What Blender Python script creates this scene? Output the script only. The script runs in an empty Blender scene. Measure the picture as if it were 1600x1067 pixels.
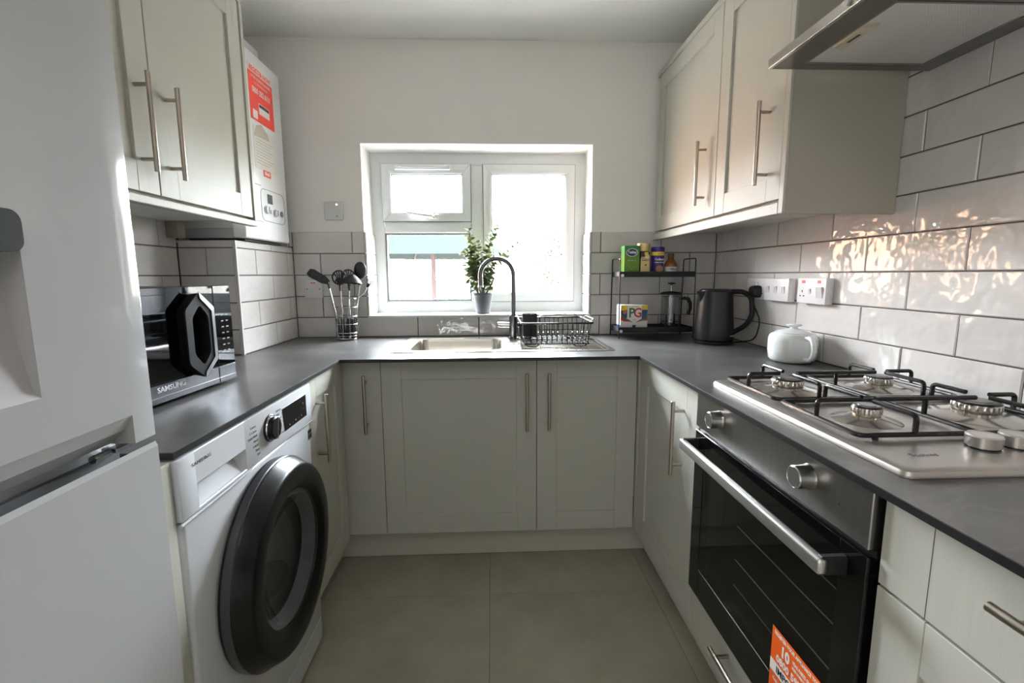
import bpy, bmesh, math, random
from mathutils import Vector, Matrix
random.seed(7)
C = bpy.context.scene.collection
SC = bpy.context.scene
PI = math.pi

# ------------------------------------------------------------------ camera, world, light, exposure
def set_camera():
    f, pitch, yaw, roll = 742.9, math.radians(7.963), math.radians(2.361), math.radians(-0.2875)
    fwd = Vector((math.sin(yaw)*math.cos(pitch), math.cos(yaw)*math.cos(pitch), -math.sin(pitch)))
    right = Vector((math.cos(yaw), -math.sin(yaw), 0)); up = right.cross(fwd)
    r2 = right*math.cos(roll)+up*math.sin(roll); u2 = up*math.cos(roll)-right*math.sin(roll)
    cd = bpy.data.cameras.new('camera'); cd.sensor_width = 36; cd.lens = 36*f/1600; cd.clip_start = .02
    cam = bpy.data.objects.new('camera', cd); C.objects.link(cam)
    m = Matrix((r2, u2, -fwd)).transposed().to_4x4(); m.translation = (0, -2.375, 1.1795)
    cam.matrix_world = m
    SC.camera = cam
set_camera()
SC.view_settings.view_transform = 'Standard'
try: SC.view_settings.look = 'None'
except Exception: pass
SC.view_settings.gamma = 1
SC.view_settings.use_curve_mapping = False
SC.view_settings.exposure = 0.45
SC.cycles.max_bounces = 10; SC.cycles.diffuse_bounces = 6; SC.cycles.glossy_bounces = 6
SC.cycles.transparent_max_bounces = 16; SC.cycles.transmission_bounces = 8
SC.cycles.caustics_reflective = False; SC.cycles.caustics_refractive = False
SC.cycles.sample_clamp_indirect = 10
try: SC.cycles.use_denoising = True
except Exception: pass

w = bpy.data.worlds.new('overcast_sky'); SC.world = w; w.use_nodes = True
bg = w.node_tree.nodes['Background']
bg.inputs[0].default_value = (.88, .93, 1, 1); bg.inputs[1].default_value = 88.0

sd = bpy.data.lights.new('sun', 'SUN'); sd.energy = 24; sd.angle = .03; sd.color = (1, .95, .88)
so = bpy.data.objects.new('sun', sd); C.objects.link(so)
so.rotation_euler = Vector((-.75, .28, -.62)).to_track_quat('-Z', 'Y').to_euler()

def area(name, loc, d, sx, sy, e, col, portal=False):
    l = bpy.data.lights.new(name, 'AREA'); l.shape = 'RECTANGLE'; l.size = sx; l.size_y = sy; l.energy = e; l.color = col
    o = bpy.data.objects.new(name, l); C.objects.link(o); o.location = loc
    o.rotation_euler = Vector(d).to_track_quat('-Z', 'Y').to_euler()
    if portal: l.cycles.is_portal = True
    return o
area('window_portal', (-.06, .27, 1.39), (0, -1, 0), 1.1, .82, 1, (1, 1, 1), True)
area('rear_fill', (.1, -4.25, 1.25), (0, 1, .05), 1.7, 2.0, 1.6, (1, .985, .97))  # added fill behind the camera; the rear wall has no opening
area('side_fill', (-1.13, -3.0, 1.15), (1, .45, 0), .9, 1.9, 12, (1, .975, .95))  # invented fill from the left for the right-hand units; no doorway is there
area('overhead_fill', (.0, -2.75, 2.20), (0, .25, -1), .50, .50, 3, (1, .97, .93))  # added soft fill from above, no lamp fitting hangs there

# ------------------------------------------------------------------ materials
def s2l(c): return tuple((x/255/12.92 if x/255 <= .04045 else ((x/255+.055)/1.055)**2.4) for x in c)
MATS = {}
def mat(name, col, rough=.5, metal=0, spec=.5, noise=None, bump=None, vary=0, emit=None, alpha=None, coat=0, trans=0, ior=1.45, sheen=0):
    """col = sRGB 0-255; noise=(scale, amount, stretch) colour mottling; bump=(scale, strength, stretch)"""
    if name in MATS: return MATS[name]
    m = bpy.data.materials.new(name); m.use_nodes = True; MATS[name] = m
    nt = m.node_tree; b = nt.nodes['Principled BSDF']; L = nt.links
    c = s2l(col)
    b.inputs['Base Color'].default_value = (*c, 1); b.inputs['Roughness'].default_value = rough
    b.inputs['Metallic'].default_value = metal; b.inputs['Specular IOR Level'].default_value = spec
    b.inputs['Coat Weight'].default_value = coat; b.inputs['Transmission Weight'].default_value = trans
    b.inputs['IOR'].default_value = ior
    tc = nt.nodes.new('ShaderNodeTexCoord'); oi = nt.nodes.new('ShaderNodeObjectInfo')
    def vec(stretch, rnd=False):
        mp = nt.nodes.new('ShaderNodeMapping'); mp.inputs['Scale'].default_value = stretch
        L.new(tc.outputs['Object'], mp.inputs['Vector'])
        if rnd:
            mu = nt.nodes.new('ShaderNodeMath'); mu.operation = 'MULTIPLY'; mu.inputs[1].default_value = 37.0
            L.new(oi.outputs['Random'], mu.inputs[0])
            cx = nt.nodes.new('ShaderNodeCombineXYZ')
            for k in range(3): L.new(mu.outputs[0], cx.inputs[k])
            L.new(cx.outputs[0], mp.inputs['Location'])
        return mp.outputs[0]
    colsock = None
    if noise:
        n = nt.nodes.new('ShaderNodeTexNoise'); n.inputs['Scale'].default_value = noise[0]; n.inputs['Detail'].default_value = 5
        L.new(vec(noise[2] if len(noise) > 2 else (1, 1, 1), vary > 0), n.inputs['Vector'])
        mr = nt.nodes.new('ShaderNodeMapRange'); mr.inputs[1].default_value = .3; mr.inputs[2].default_value = .7
        mr.inputs[3].default_value = 1-noise[1]; mr.inputs[4].default_value = 1+noise[1]
        L.new(n.outputs['Fac'], mr.inputs[0]); colsock = mr.outputs[0]
    if vary:
        mr2 = nt.nodes.new('ShaderNodeMapRange'); mr2.inputs[3].default_value = 1-vary; mr2.inputs[4].default_value = 1+vary*.5
        L.new(oi.outputs['Random'], mr2.inputs[0])
        if colsock:
            mm = nt.nodes.new('ShaderNodeMath'); mm.operation = 'MULTIPLY'; L.new(colsock, mm.inputs[0]); L.new(mr2.outputs[0], mm.inputs[1]); colsock = mm.outputs[0]
        else: colsock = mr2.outputs[0]
    if colsock:
        vm = nt.nodes.new('ShaderNodeVectorMath'); vm.operation = 'SCALE'; vm.inputs[0].default_value = c
        L.new(colsock, vm.inputs['Scale']); L.new(vm.outputs[0], b.inputs['Base Color'])
    if bump:
        n = nt.nodes.new('ShaderNodeTexNoise'); n.inputs['Scale'].default_value = bump[0]; n.inputs['Detail'].default_value = bump[3] if len(bump) > 3 else 4
        L.new(vec(bump[2] if len(bump) > 2 else (1, 1, 1), vary > 0), n.inputs['Vector'])
        bp = nt.nodes.new('ShaderNodeBump'); bp.inputs['Strength'].default_value = 1; bp.inputs['Distance'].default_value = bump[1]
        L.new(n.outputs['Fac'], bp.inputs['Height']); L.new(bp.outputs[0], b.inputs['Normal'])
    if emit:
        b.inputs['Emission Color'].default_value = (*s2l(emit[0]), 1); b.inputs['Emission Strength'].default_value = emit[1]
    return m
def glassy(name, tint=(1, 1, 1), refl=1.0, rough=.0):
    if name in MATS: return MATS[name]
    m = bpy.data.materials.new(name); m.use_nodes = True; MATS[name] = m
    nt = m.node_tree; nt.nodes.clear(); L = nt.links
    o = nt.nodes.new('ShaderNodeOutputMaterial'); mx = nt.nodes.new('ShaderNodeMixShader')
    t = nt.nodes.new('ShaderNodeBsdfTransparent'); t.inputs[0].default_value = (*tint, 1)
    g = nt.nodes.new('ShaderNodeBsdfGlossy'); g.inputs['Roughness'].default_value = rough
    ge = nt.nodes.new('ShaderNodeNewGeometry'); dt = nt.nodes.new('ShaderNodeVectorMath'); dt.operation = 'DOT_PRODUCT'
    L.new(ge.outputs['Incoming'], dt.inputs[0]); L.new(ge.outputs['Normal'], dt.inputs[1])
    def mth(op, a_, b_=None):
        k = nt.nodes.new('ShaderNodeMath'); k.operation = op
        for i_, q in enumerate((a_, b_)):
            if q is None: continue
            if isinstance(q, (int, float)): k.inputs[i_].default_value = q
            else: L.new(q, k.inputs[i_])
        return k.outputs[0]
    fr = mth('ADD', mth('MULTIPLY', mth('POWER', mth('SUBTRACT', 1.0, mth('ABSOLUTE', dt.outputs['Value'])), 5.0), .96), .04)   # Schlick, the same from both sides
    mu = nt.nodes.new('ShaderNodeMath'); mu.operation = 'MULTIPLY'; mu.inputs[1].default_value = refl; mu.use_clamp = True
    L.new(fr, mu.inputs[0])
    L.new(mu.outputs[0], mx.inputs[0]); L.new(t.outputs[0], mx.inputs[1]); L.new(g.outputs[0], mx.inputs[2])
    L.new(mx.outputs[0], o.inputs[0])
    return m

M_wall = mat('painted_plaster', (240, 238, 234), .7, bump=(90, .0004))
M_ceil = mat('ceiling_paint', (238, 239, 236), .8)
M_grout = mat('dark_grout', (88, 80, 76), .9)
M_tile = mat('glazed_tile', (208, 204, 201), .07, spec=.6, noise=(9, .03), vary=.05, bump=(13, .0065, (1, 1, 1), 2))
M_sage = mat('sage_cabinet_paint', (180, 179, 169), .6, noise=(3, .02), bump=(55, .0007, (1, 1, .06)))
M_sageh = mat('sage_cabinet_rail', (180, 179, 169), .6, noise=(3, .02), bump=(55, .0007, (.06, .06, 1)))
M_carc = mat('cabinet_carcass', (196, 192, 176), .5)
M_under = mat('cabinet_underside', (205, 203, 196), .4)
M_steel = mat('brushed_steel', (176, 170, 162), .28, 1, noise=(60, .05, (.05, 1, 1)))
M_hand = mat('handle_steel', (178, 168, 156), .3, 1)
M_chrome = mat('chrome', (200, 200, 202), .12, 1)
M_tap = mat('tap_metal', (112, 110, 110), .2, 1)
M_worktop = None
M_white = mat('appliance_white', (194, 196, 200), .25, coat=.3)
M_fridge = mat('fridge_white', (170, 170, 170), .09)
M_fgrey = mat('fridge_grey', (180, 182, 186), .3)
M_dark = mat('black_plastic', (20, 20, 22), .35)
M_mdark = mat('matt_black', (26, 26, 28), .55)
M_ringb = mat('satin_black', (10, 10, 11), .30, spec=.35)
M_enamel = mat('black_enamel', (22, 20, 20), .25)
M_upvc = mat('window_plastic', (226, 229, 230), .3)
M_gasket_gap = mat('gasket_and_gap_shade', (120, 124, 124), .7)
M_gapd = mat('shadow_gap_grey', (70, 70, 66), .8)

def worktop_mat():
    m = bpy.data.materials.new('slate_worktop'); m.use_nodes = True
    nt = m.node_tree; b = nt.nodes['Principled BSDF']; L = nt.links
    tc = nt.nodes.new('ShaderNodeTexCoord')
    n1 = nt.nodes.new('ShaderNodeTexNoise'); n1.inputs['Scale'].default_value = 3.5; n1.inputs['Detail'].default_value = 9; n1.inputs['Distortion'].default_value = .6
    n2 = nt.nodes.new('ShaderNodeTexNoise'); n2.inputs['Scale'].default_value = 1.7; n2.inputs['Detail'].default_value = 6; n2.inputs['Distortion'].default_value = 1.2
    L.new(tc.outputs['Object'], n1.inputs[0]); L.new(tc.outputs['Object'], n2.inputs[0])
    r = nt.nodes.new('ShaderNodeValToRGB'); r.color_ramp.elements[0].position = .3; r.color_ramp.elements[1].position = .75
    r.color_ramp.elements[0].color = (*s2l((54, 53, 53)), 1); r.color_ramp.elements[1].color = (*s2l((98, 96, 95)), 1)
    L.new(n1.outputs['Fac'], r.inputs[0])
    r2 = nt.nodes.new('ShaderNodeValToRGB')   # thin pale veins
    e = r2.color_ramp.elements; e[0].position = .485; e[0].color = (0, 0, 0, 1); e[1].position = .5; e[1].color = (.2, .2, .2, 1)
    e3 = r2.color_ramp.elements.new(.512); e3.color = (0, 0, 0, 1)
    L.new(n2.outputs['Fac'], r2.inputs[0])
    mx = nt.nodes.new('ShaderNodeMixRGB'); mx.inputs[2].default_value = (*s2l((128, 124, 118)), 1)
    L.new(r2.outputs[0], mx.inputs[0]); L.new(r.outputs[0], mx.inputs[1]); L.new(mx.outputs[0], b.inputs['Base Color'])
    b.inputs['Roughness'].default_value = .30; b.inputs['Specular IOR Level'].default_value = .5
    bp = nt.nodes.new('ShaderNodeBump'); bp.inputs['Distance'].default_value = .0006
    L.new(n1.outputs['Fac'], bp.inputs['Height']); L.new(bp.outputs[0], b.inputs['Normal'])
    return m
M_worktop = worktop_mat()

def floor_mat():
    m = bpy.data.materials.new('stone_effect_vinyl'); m.use_nodes = True
    nt = m.node_tree; b = nt.nodes['Principled BSDF']; L = nt.links
    tc = nt.nodes.new('ShaderNodeTexCoord'); oi = nt.nodes.new('ShaderNodeObjectInfo')
    n1 = nt.nodes.new('ShaderNodeTexNoise'); n1.inputs['Scale'].default_value = 4; n1.inputs['Detail'].default_value = 10; n1.inputs['Roughness'].default_value = .65
    L.new(tc.outputs['Object'], n1.inputs[0])
    r = nt.nodes.new('ShaderNodeValToRGB'); r.color_ramp.elements[0].position = .3; r.color_ramp.elements[1].position = .75
    r.color_ramp.elements[0].color = (*s2l((148, 145, 128)), 1); r.color_ramp.elements[1].color = (*s2l((172, 169, 153)), 1)
    L.new(n1.outputs['Fac'], r.inputs[0])
    mr = nt.nodes.new('ShaderNodeMapRange'); mr.inputs[3].default_value = .95; mr.inputs[4].default_value = 1.05; L.new(oi.outputs['Random'], mr.inputs[0])
    vm = nt.nodes.new('ShaderNodeVectorMath'); vm.operation = 'SCALE'; L.new(r.outputs[0], vm.inputs[0]); L.new(mr.outputs[0], vm.inputs['Scale'])
    L.new(vm.outputs[0], b.inputs['Base Color']); b.inputs['Roughness'].default_value = .5
    return m
M_floor = floor_mat()

# ------------------------------------------------------------------ mesh helpers
def F(origin, n):
    """frame on a vertical face: local x = to the viewer's right, y = up, z = out of the face"""
    n = Vector(n).normalized(); v = Vector((0, 0, 1)); u = v.cross(n)
    m = Matrix((u, v, n)).transposed().to_4x4(); m.translation = Vector(origin)
    return m
def FZ(origin, ang=0):
    """frame lying flat on a surface, z up"""
    m = Matrix.Rotation(ang, 4, 'Z'); m.translation = Vector(origin); return m

ORIG = {}
class MB:
    def __init__(s, M=None): s.bm = bmesh.new(); s.M = M or Matrix()
    def _x(s, vs, M=None):
        M = s.M @ M if M is not None else s.M
        for v in vs: v.co = M @ v.co
    def box(s, x0, x1, y0, y1, z0, z1, bev=0, seg=1, M=None):
        r = bmesh.ops.create_cube(s.bm, size=1)
        vs = r['verts']
        for v in vs: v.co = Vector(((x0+x1)/2+v.co.x*abs(x1-x0), (y0+y1)/2+v.co.y*abs(y1-y0), (z0+z1)/2+v.co.z*abs(z1-z0)))
        if bev:
            es = list({e for v in vs for e in v.link_edges})
            r = bmesh.ops.bevel(s.bm, geom=es, offset=bev, segments=seg, affect='EDGES', profile=.5, clamp_overlap=True)
            vs = list({v for f in r['faces'] for v in f.verts} | {v for v in vs if v.is_valid})
            seen = set(vs); st = list(vs)
            while st:
                v = st.pop()
                for e in v.link_edges:
                    o = e.other_vert(v)
                    if o not in seen: seen.add(o); st.append(o)
            vs = list(seen)
        s._x(vs, M); return s
    def loft(s, loops, cap0=True, cap1=True, closed=True, M=None, ringclose=False):
        rows = [[s.bm.verts.new(Vector(p)) for p in lp] for lp in loops]
        n = len(rows[0])
        pr = list(zip(rows, rows[1:])) + ([(rows[-1], rows[0])] if ringclose else [])
        for a, b in pr:
            for i in range(n if closed else n-1):
                j = (i+1) % n
                try: s.bm.faces.new((a[i], a[j], b[j], b[i]))
                except ValueError: pass
        if not ringclose:
            if cap0: s.bm.faces.new(list(reversed(rows[0])))
            if cap1: s.bm.faces.new(rows[-1])
        s._x([v for r in rows for v in r], M); return s
    def prism(s, pts, z0, z1, M=None):
        return s.loft([[(x, y, z0) for x, y in pts], [(x, y, z1) for x, y in pts]], M=M)
    def lathe(s, prof, c=(0, 0, 0), n=32, M=None, cap0=True, cap1=True):
        """prof [(r,z)] about the local z axis through c"""
        lp = [[(c[0]+r*math.cos(2*PI*i/n), c[1]+r*math.sin(2*PI*i/n), c[2]+z) for i in range(n)] for r, z in prof]
        return s.loft(lp, cap0=cap0, cap1=cap1, M=M)
    def cyl(s, p0, p1, r, n=20, r2=None, M=None, bev=0):
        p0, p1 = Vector(p0), Vector(p1); d = p1-p0; L = d.length
        q = d.to_track_quat('Z', 'Y').to_matrix().to_4x4(); q.translation = p0
        r2 = r if r2 is None else r2
        pr = [(r, 0), (r2, L)] if not bev else [(r-bev, 0), (r, bev), (r2, L-bev), (r2-bev, L)]
        return s.lathe(pr, n=n, M=(M @ q if M is not None else q))
    def tube(s, pts, r, n=8, closed=False, M=None):
        pts = [Vector(p) for p in pts]; N = len(pts); loops = []
        rr = r if isinstance(r, (list, tuple)) else [r]*N
        prev = None
        for i, p in enumerate(pts):
            if closed: a, b = pts[i-1], pts[(i+1) % N]
            else: a, b = pts[max(i-1, 0)], pts[min(i+1, N-1)]
            t = (b-a).normalized()
            if prev is None:
                up = Vector((0, 0, 1)) if abs(t.z) < .9 else Vector((1, 0, 0))
                x = t.cross(up).normalized()
            else:
                x = (prev - t*prev.dot(t)).normalized()
            prev = x; y = t.cross(x)
            k = 1.0
            if 0 < i < N-1 or closed:
                c = (p-a).normalized().dot((b-p).normalized()); c = max(-.5, min(1, c)); k = 1/math.sqrt((1+c)/2)
            loops.append([p+(x*math.cos(2*PI*j/n)+y*math.sin(2*PI*j/n))*rr[i]*min(k, 1.25) for j in range(n)])
        return s.loft(loops, M=M, ringclose=closed)
    def sphere(s, c, r, sx=1, sy=1, sz=1, u=16, v=10, M=None):
        rr = bmesh.ops.create_uvsphere(s.bm, u_segments=u, v_segments=v, radius=r)
        for q in rr['verts']: q.co = Vector((q.co.x*sx+c[0], q.co.y*sy+c[1], q.co.z*sz+c[2]))
        s._x(rr['verts'], M); return s
    def build(s, name, m, parent=None, smooth=35, loc=None):
        bmesh.ops.recalc_face_normals(s.bm, faces=s.bm.faces[:])
        off = Vector((0, 0, 0))
        if parent is not None: off = ORIG.get(parent.name, Vector((0, 0, 0)))
        elif loc is not None: off = Vector(loc)
        if off.length:
            for v in s.bm.verts: v.co -= off
        me = bpy.data.meshes.new(name); s.bm.to_mesh(me); s.bm.free()
        me.materials.append(m)
        if smooth:
            me.polygons.foreach_set('use_smooth', [True]*len(me.polygons))
            me.set_sharp_from_angle(angle=math.radians(smooth))
        o = bpy.data.objects.new(name, me); C.objects.link(o)
        if parent is not None:
            o.parent = parent; ORIG[o.name] = off
        elif loc is not None:
            o.location = off; ORIG[o.name] = off
        return o
def fillet(pts, r, n=5, closed=False):
    """round the corners of a polyline"""
    pts = [Vector(p) for p in pts]; out = []
    N = len(pts)
    for i, p in enumerate(pts):
        if not closed and i in (0, N-1): out.append(p); continue
        a, b = pts[i-1], pts[(i+1) % N]
        da, db = (a-p), (b-p); k = min(r, da.length*.49, db.length*.49)
        p0, p1 = p+da.normalized()*k, p+db.normalized()*k
        for j in range(n+1):
            t = j/n; out.append(p0*(1-t)**2+p*2*t*(1-t)+p1*t**2)
    return out
def rrect(w, h, r, n=5, cx=0, cy=0):
    o = []
    for sx, sy, a0 in ((1, 1, 0), (-1, 1, 90), (-1, -1, 180), (1, -1, 270)):
        for i in range(n+1):
            a = math.radians(a0+90*i/n); o.append((cx+sx*(w/2-r)+r*math.cos(a), cy+sy*(h/2-r)+r*math.sin(a)))
    return o
def tag(o, label, cat, group=None, kind=None):
    o['label'] = label; o['category'] = cat
    if group: o['group'] = group
    if kind: o['kind'] = kind
    return o
def thing(name, loc, label, cat, group=None):
    o = bpy.data.objects.new(name, None); o.empty_display_size = .05; C.objects.link(o); o.location = loc
    ORIG[o.name] = Vector(loc); return tag(o, label, cat, group)
def struct(name, mb, m, label, smooth=35):
    o = mb.build(name, m, smooth=smooth) if mb else bpy.data.objects.new(name, None)
    if not mb: C.objects.link(o)
    o['kind'] = 'structure'; o['label'] = label; o['category'] = name.split('_')[0] if not name.startswith('trim') else 'trim'
    return o
def setloc(o, M):  # place a part whose mesh is in its own coordinates
    off = ORIG.get(o.parent.name, Vector((0, 0, 0))) if o.parent else Vector((0, 0, 0))
    m = M.copy(); m.translation = m.translation-off; o.matrix_local = m
def text(name, s, size, parent, m, Mx, sx=1.0, align='CENTER', bold=0):
    cu = bpy.data.curves.new(name, 'FONT'); cu.body = s; cu.size = size; cu.align_x = align; cu.align_y = 'CENTER'; cu.extrude = .0002; cu.offset = bold
    cu.resolution_u = 2
    t = bpy.data.objects.new('tmp', cu); me = bpy.data.meshes.new_from_object(t)
    bpy.data.objects.remove(t); bpy.data.curves.remove(cu)
    M = Mx @ Matrix.Diagonal((sx, 1, 1, 1))
    off = ORIG.get(parent.name, Vector((0, 0, 0)))
    for v in me.vertices: v.co = M @ v.co - off
    me.materials.clear(); me.materials.append(m)
    o = bpy.data.objects.new(name, me); C.objects.link(o); o.parent = parent; ORIG[o.name] = off
    return o
def T(x, y, z=0): return Matrix.Translation((x, y, z))

# ------------------------------------------------------------------ constants of the room
XL, XR, XB = -1.18, 1.123, -.959        # left wall, right tile face, face of the boxing
ZC = .878                                # worktop surface
ROW, R1 = .1034, .0983
def zrow(k): return ZC if k <= 0 else ZC+R1+(k-1)*ROW
CEIL = 2.26; YR = -4.3
TT = .008                                # tile thickness

# floor
fl = struct('floor', MB().box(-1.4, 1.35, YR-.1, .2, -.12, -.004), M_gapd, 'olive grey stone effect floor of large square tiles')
TS = .612
xs = [-.02+TS*k for k in range(-2, 3)]; ys = [-.742+TS*k for k in range(-6, 3)]
for i in range(len(xs)-1):
    for j in range(len(ys)-1):
        a, b = max(xs[i], XL), min(xs[i+1], XR+TT); c, d = max(ys[j], YR), min(ys[j+1], 0)
        if b-a < .02 or d-c < .02: continue
        MB().box(a+.0006, b-.0006, c+.0006, d-.0006, -.004, 0, .0008).build('floor_tile', M_floor, fl)
# walls
wb = MB(); y0, y1 = TT, .30
wx0, wx1, wz0, wz1 = -.616, .493, .984, 1.80
wb.box(-1.4, wx0, y0, y1, 0, CEIL+.1); wb.box(wx1, 1.35, y0, y1, 0, CEIL+.1)
wb.box(wx0, wx1, y0, y1, 0, wz0-.012); wb.box(wx0, wx1, y0, y1, wz1, CEIL+.1)
wall_back = struct('wall_back', wb, M_wall, 'pale grey painted wall around the window')
wall_left = struct('wall_left', MB().box(XL-.22, XL, YR, y1, 0, CEIL+.1), M_wall, 'left painted wall behind the fridge and wall cupboards')
wall_right = struct('wall_right', MB().box(XR+TT, XR+.22, YR, y1, 0, CEIL+.1), M_wall, 'right wall covered in glossy pale tiles')
rw = MB(); rw.box(-1.4, 1.35, YR-.15, YR, 0, CEIL+.1)
wall_rear = struct('wall_rear', rw, M_wall, 'painted wall behind the camera')
ceiling = struct('ceiling', MB().box(-1.4, 1.35, YR-.15, y1, CEIL, CEIL+.12), M_ceil, 'plain off white ceiling')
# boxing in the back left corner
bx = struct('trim_1', MB().box(XL, XB-TT, -.52+TT, TT, 0, 1.306), M_grout, 'tiled boxing in the left corner below the boiler')
bx['category'] = 'boxing'

# tiles
def tiles(face, wall, u0, u1, k0, k1, offs, fr, holes=(), ztop=None, per=.3035, grout=.0030, zbase=None):
    """fr(u,z)->Matrix frame of tile centre (x right, y up, z out); u increases along the frame's x"""
    for k in range(k0, k1):
        za, zb = zrow(k), zrow(k+1)
        if ztop is not None: zb = min(zb, ztop)
        if zb-za < .012: continue
        o = offs[k % 2]
        n0 = math.floor((u0-o)/per)-1
        u = o+n0*per
        while u < u1:
            a, b = max(u, u0), min(u+per, u1); u += per
            if b-a < .012: continue
            rects = [(a, b, za, zb)]
            for (hx0, hx1, hz0, hz1) in holes:
                nr = []
                for (p, q, r_, s_) in rects:
                    if q <= hx0 or p >= hx1 or s_ <= hz0 or r_ >= hz1: nr.append((p, q, r_, s_)); continue
                    if p < hx0-.01: nr.append((p, hx0, r_, s_))
                    if q > hx1+.01: nr.append((hx1, q, r_, s_))
                    pa, qa = max(p, hx0), min(q, hx1)
                    if r_ < hz0-.01: nr.append((pa, qa, r_, hz0))
                    if s_ > hz1+.01: nr.append((pa, qa, hz1, s_))
                rects = nr
            for (p, q, r_, s_) in rects:
                w_, h_ = q-p-grout, s_-r_-grout
                if w_ < .006 or h_ < .006: continue
                me = tile_mesh(round(w_, 3), round(h_, 3))
                ob = bpy.data.objects.new('tile', me); C.objects.link(ob); ob.parent = wall
                M = fr((p+q)/2, (r_+s_)/2)
                M = M @ Matrix.Rotation(random.gauss(0, .004), 4, 'X') @ Matrix.Rotation(random.gauss(0, .003), 4, 'Y')
                ob.matrix_local = M
TM = {}
def tile_mesh(w_, h_):
    if (w_, h_) in TM: return TM[(w_, h_)]
    b = bmesh.new(); e = .0022
    lp = []
    for (dx, z) in ((0, -.008), (0, -.0022), (e, 0.0)):
        lp.append([b.verts.new((sx*(w_/2-dx), sy*(h_/2-dx), z)) for sx, sy in ((-1, -1), (1, -1), (1, 1), (-1, 1))])
    for r0, r1 in zip(lp, lp[1:]):
        for i in range(4): b.faces.new((r0[i], r0[(i+1) % 4], r1[(i+1) % 4], r1[i]))
    b.faces.new(lp[-1])
    me = bpy.data.meshes.new('tile'); b.to_mesh(me); b.free(); me.materials.append(M_tile); TM[(w_, h_)] = me
    return me
ZT = zrow(5)
wh = (wx0, wx1, wz0, 5)
# dark grout beds
MB().box(XB-.002, wx0, .0035, TT+.001, ZC-.005, ZT-.002).build('grout', M_grout, wall_back)
MB().box(wx1, XR+.002, .0035, TT+.001, ZC-.005, ZT-.002).build('grout', M_grout, wall_back)
MB().box(wx0, wx1, .0035, TT+.001, ZC-.005, wz0-.002).build('grout', M_grout, wall_back)
MB().box(XL, XB, .0035, TT+.001, 1.31, ZT-.002).build('grout', M_grout, wall_back)
ZRT = zrow(9)
MB().box(XR+.0035, XR+TT+.001, -4.0, 0, ZC-.005, ZRT-.002).build('grout', M_grout, wall_right)
MB().box(XL-.001, XL+.0045, -1.6, -.5, ZC-.005, zrow(5)-.002).build('grout', M_grout, wall_left)
tiles('b', wall_back, XB, XR, 0, 5, (.236, .08), lambda u, z: F((u, 0, z), (0, -1, 0)), holes=[wh])
tiles('b2', wall_back, XL+.001, XB, 4, 5, (.236, .08), lambda u, z: F((u, 0, z), (0, -1, 0)), holes=[(XL-1, XB+1, 0, 1.317)])
# right wall: frame x = -y
tiles('r', wall_right, 0, 2.75, 0, 9, (1.127, 1.279), lambda u, z: F((XR, -u, z), (-1, 0, 0)), per=.3075)
# left alcove wall: frame x = +y
tiles('l', wall_left, -1.6, -.52, 0, 5, (-.615, -.46), lambda u, z: F((XL+TT, u, z), (1, 0, 0)), per=.3035)
# boxing faces
tiles('bf', bx, -.52, 0, 0, 5, (-.228, -.371), lambda u, z: F((XB, u, z), (1, 0, 0)), ztop=1.314)
tiles('bb', bx, XL+TT, XB-.009, 0, 5, (-.92, -1.071), lambda u, z: F((u, -.52, z), (0, -1, 0)), ztop=1.314)
MB().box(XB-.011, XB+.0005, -.5205, -.509, ZC, 1.314, .001).build('corner_strip', mat('tile_trim', (205, 200, 196), .3), bx)
MB().box(XL+.002, XB-.001, -.518, -.001, 1.306, 1.314, .001).build('top_ledge', mat('tile_trim', (205, 200, 196), .3), bx)

# ------------------------------------------------------------------ window
win = bpy.data.objects.new('window_1', None); C.objects.link(win)
win['kind'] = 'structure'; win['label'] = 'white plastic double glazed window over the sink'; win['category'] = 'window'
def ring(m, x0, x1, z0, z1, wd, ya, yb, ch=.006, gap=.0006):
    if gap: ring(m, x0, x1, z0, z1, wd, ya+.0022, yb+.001, ch, 0)
    """mitred frame of four bars, front face at ya (towards the room), back at yb"""
    for (A, B_, ia, ib) in (((x0, z0), (x1, z0), (x0+wd, z0+wd), (x1-wd, z0+wd)), ((x1, z0), (x1, z1), (x1-wd, z0+wd), (x1-wd, z1-wd)),
                          ((x1, z1), (x0, z1), (x1-wd, z1-wd), (x0+wd, z1-wd)), ((x0, z1), (x0, z0), (x0+wd, z1-wd), (x0+wd, z0+wd))):
        A, B_, ia, ib = Vector(A), Vector(B_), Vector(ia), Vector(ib)
        t = (B_-A).normalized()*gap; A = A+t; B_ = B_-t; ia = ia+t; ib = ib-t
        k = ch/wd
        a1, b1 = A.lerp(ia, 1-k*1.6), B_.lerp(ib, 1-k*1.6)
        lo = []
        m.loft([[(A.x, ya, A.y), (a1.x, ya, a1.y), (ia.x, ya+ch, ia.y), (ia.x, yb, ia.y), (A.x, yb, A.y)],
                [(B_.x, ya, B_.y), (b1.x, ya, b1.y), (ib.x, ya+ch, ib.y), (ib.x, yb, ib.y), (B_.x, yb, B_.y)]])
YF = .19
m = MB(); ring(m, wx0, wx1, wz0, wz1, .058, YF, YF+.07)
m.box(-.108, -.040, YF, YF+.07, wz0+.058, wz1-.058, .004)
m.box(wx0+.058, -.108, YF, YF+.07, 1.40, 1.462, .004)
m.build('frame', M_upvc, win)
m = MB(); ring(m, -.560, -.106, 1.458, 1.744, .046, YF-.014, YF+.05, .010); m.build('opening_sash', M_upvc, win)
m = MB(); ring(m, -.040, .437, 1.040, 1.744, .046, YF-.010, YF+.05, .010); m.build('fixed_sash', M_upvc, win)
m = MB(); ring(m, wx0+.056, -.106, 1.040, 1.402, .010, YF+.012, YF+.05, ch=.003); m.build('glazing_bead', M_upvc, win)
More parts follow.
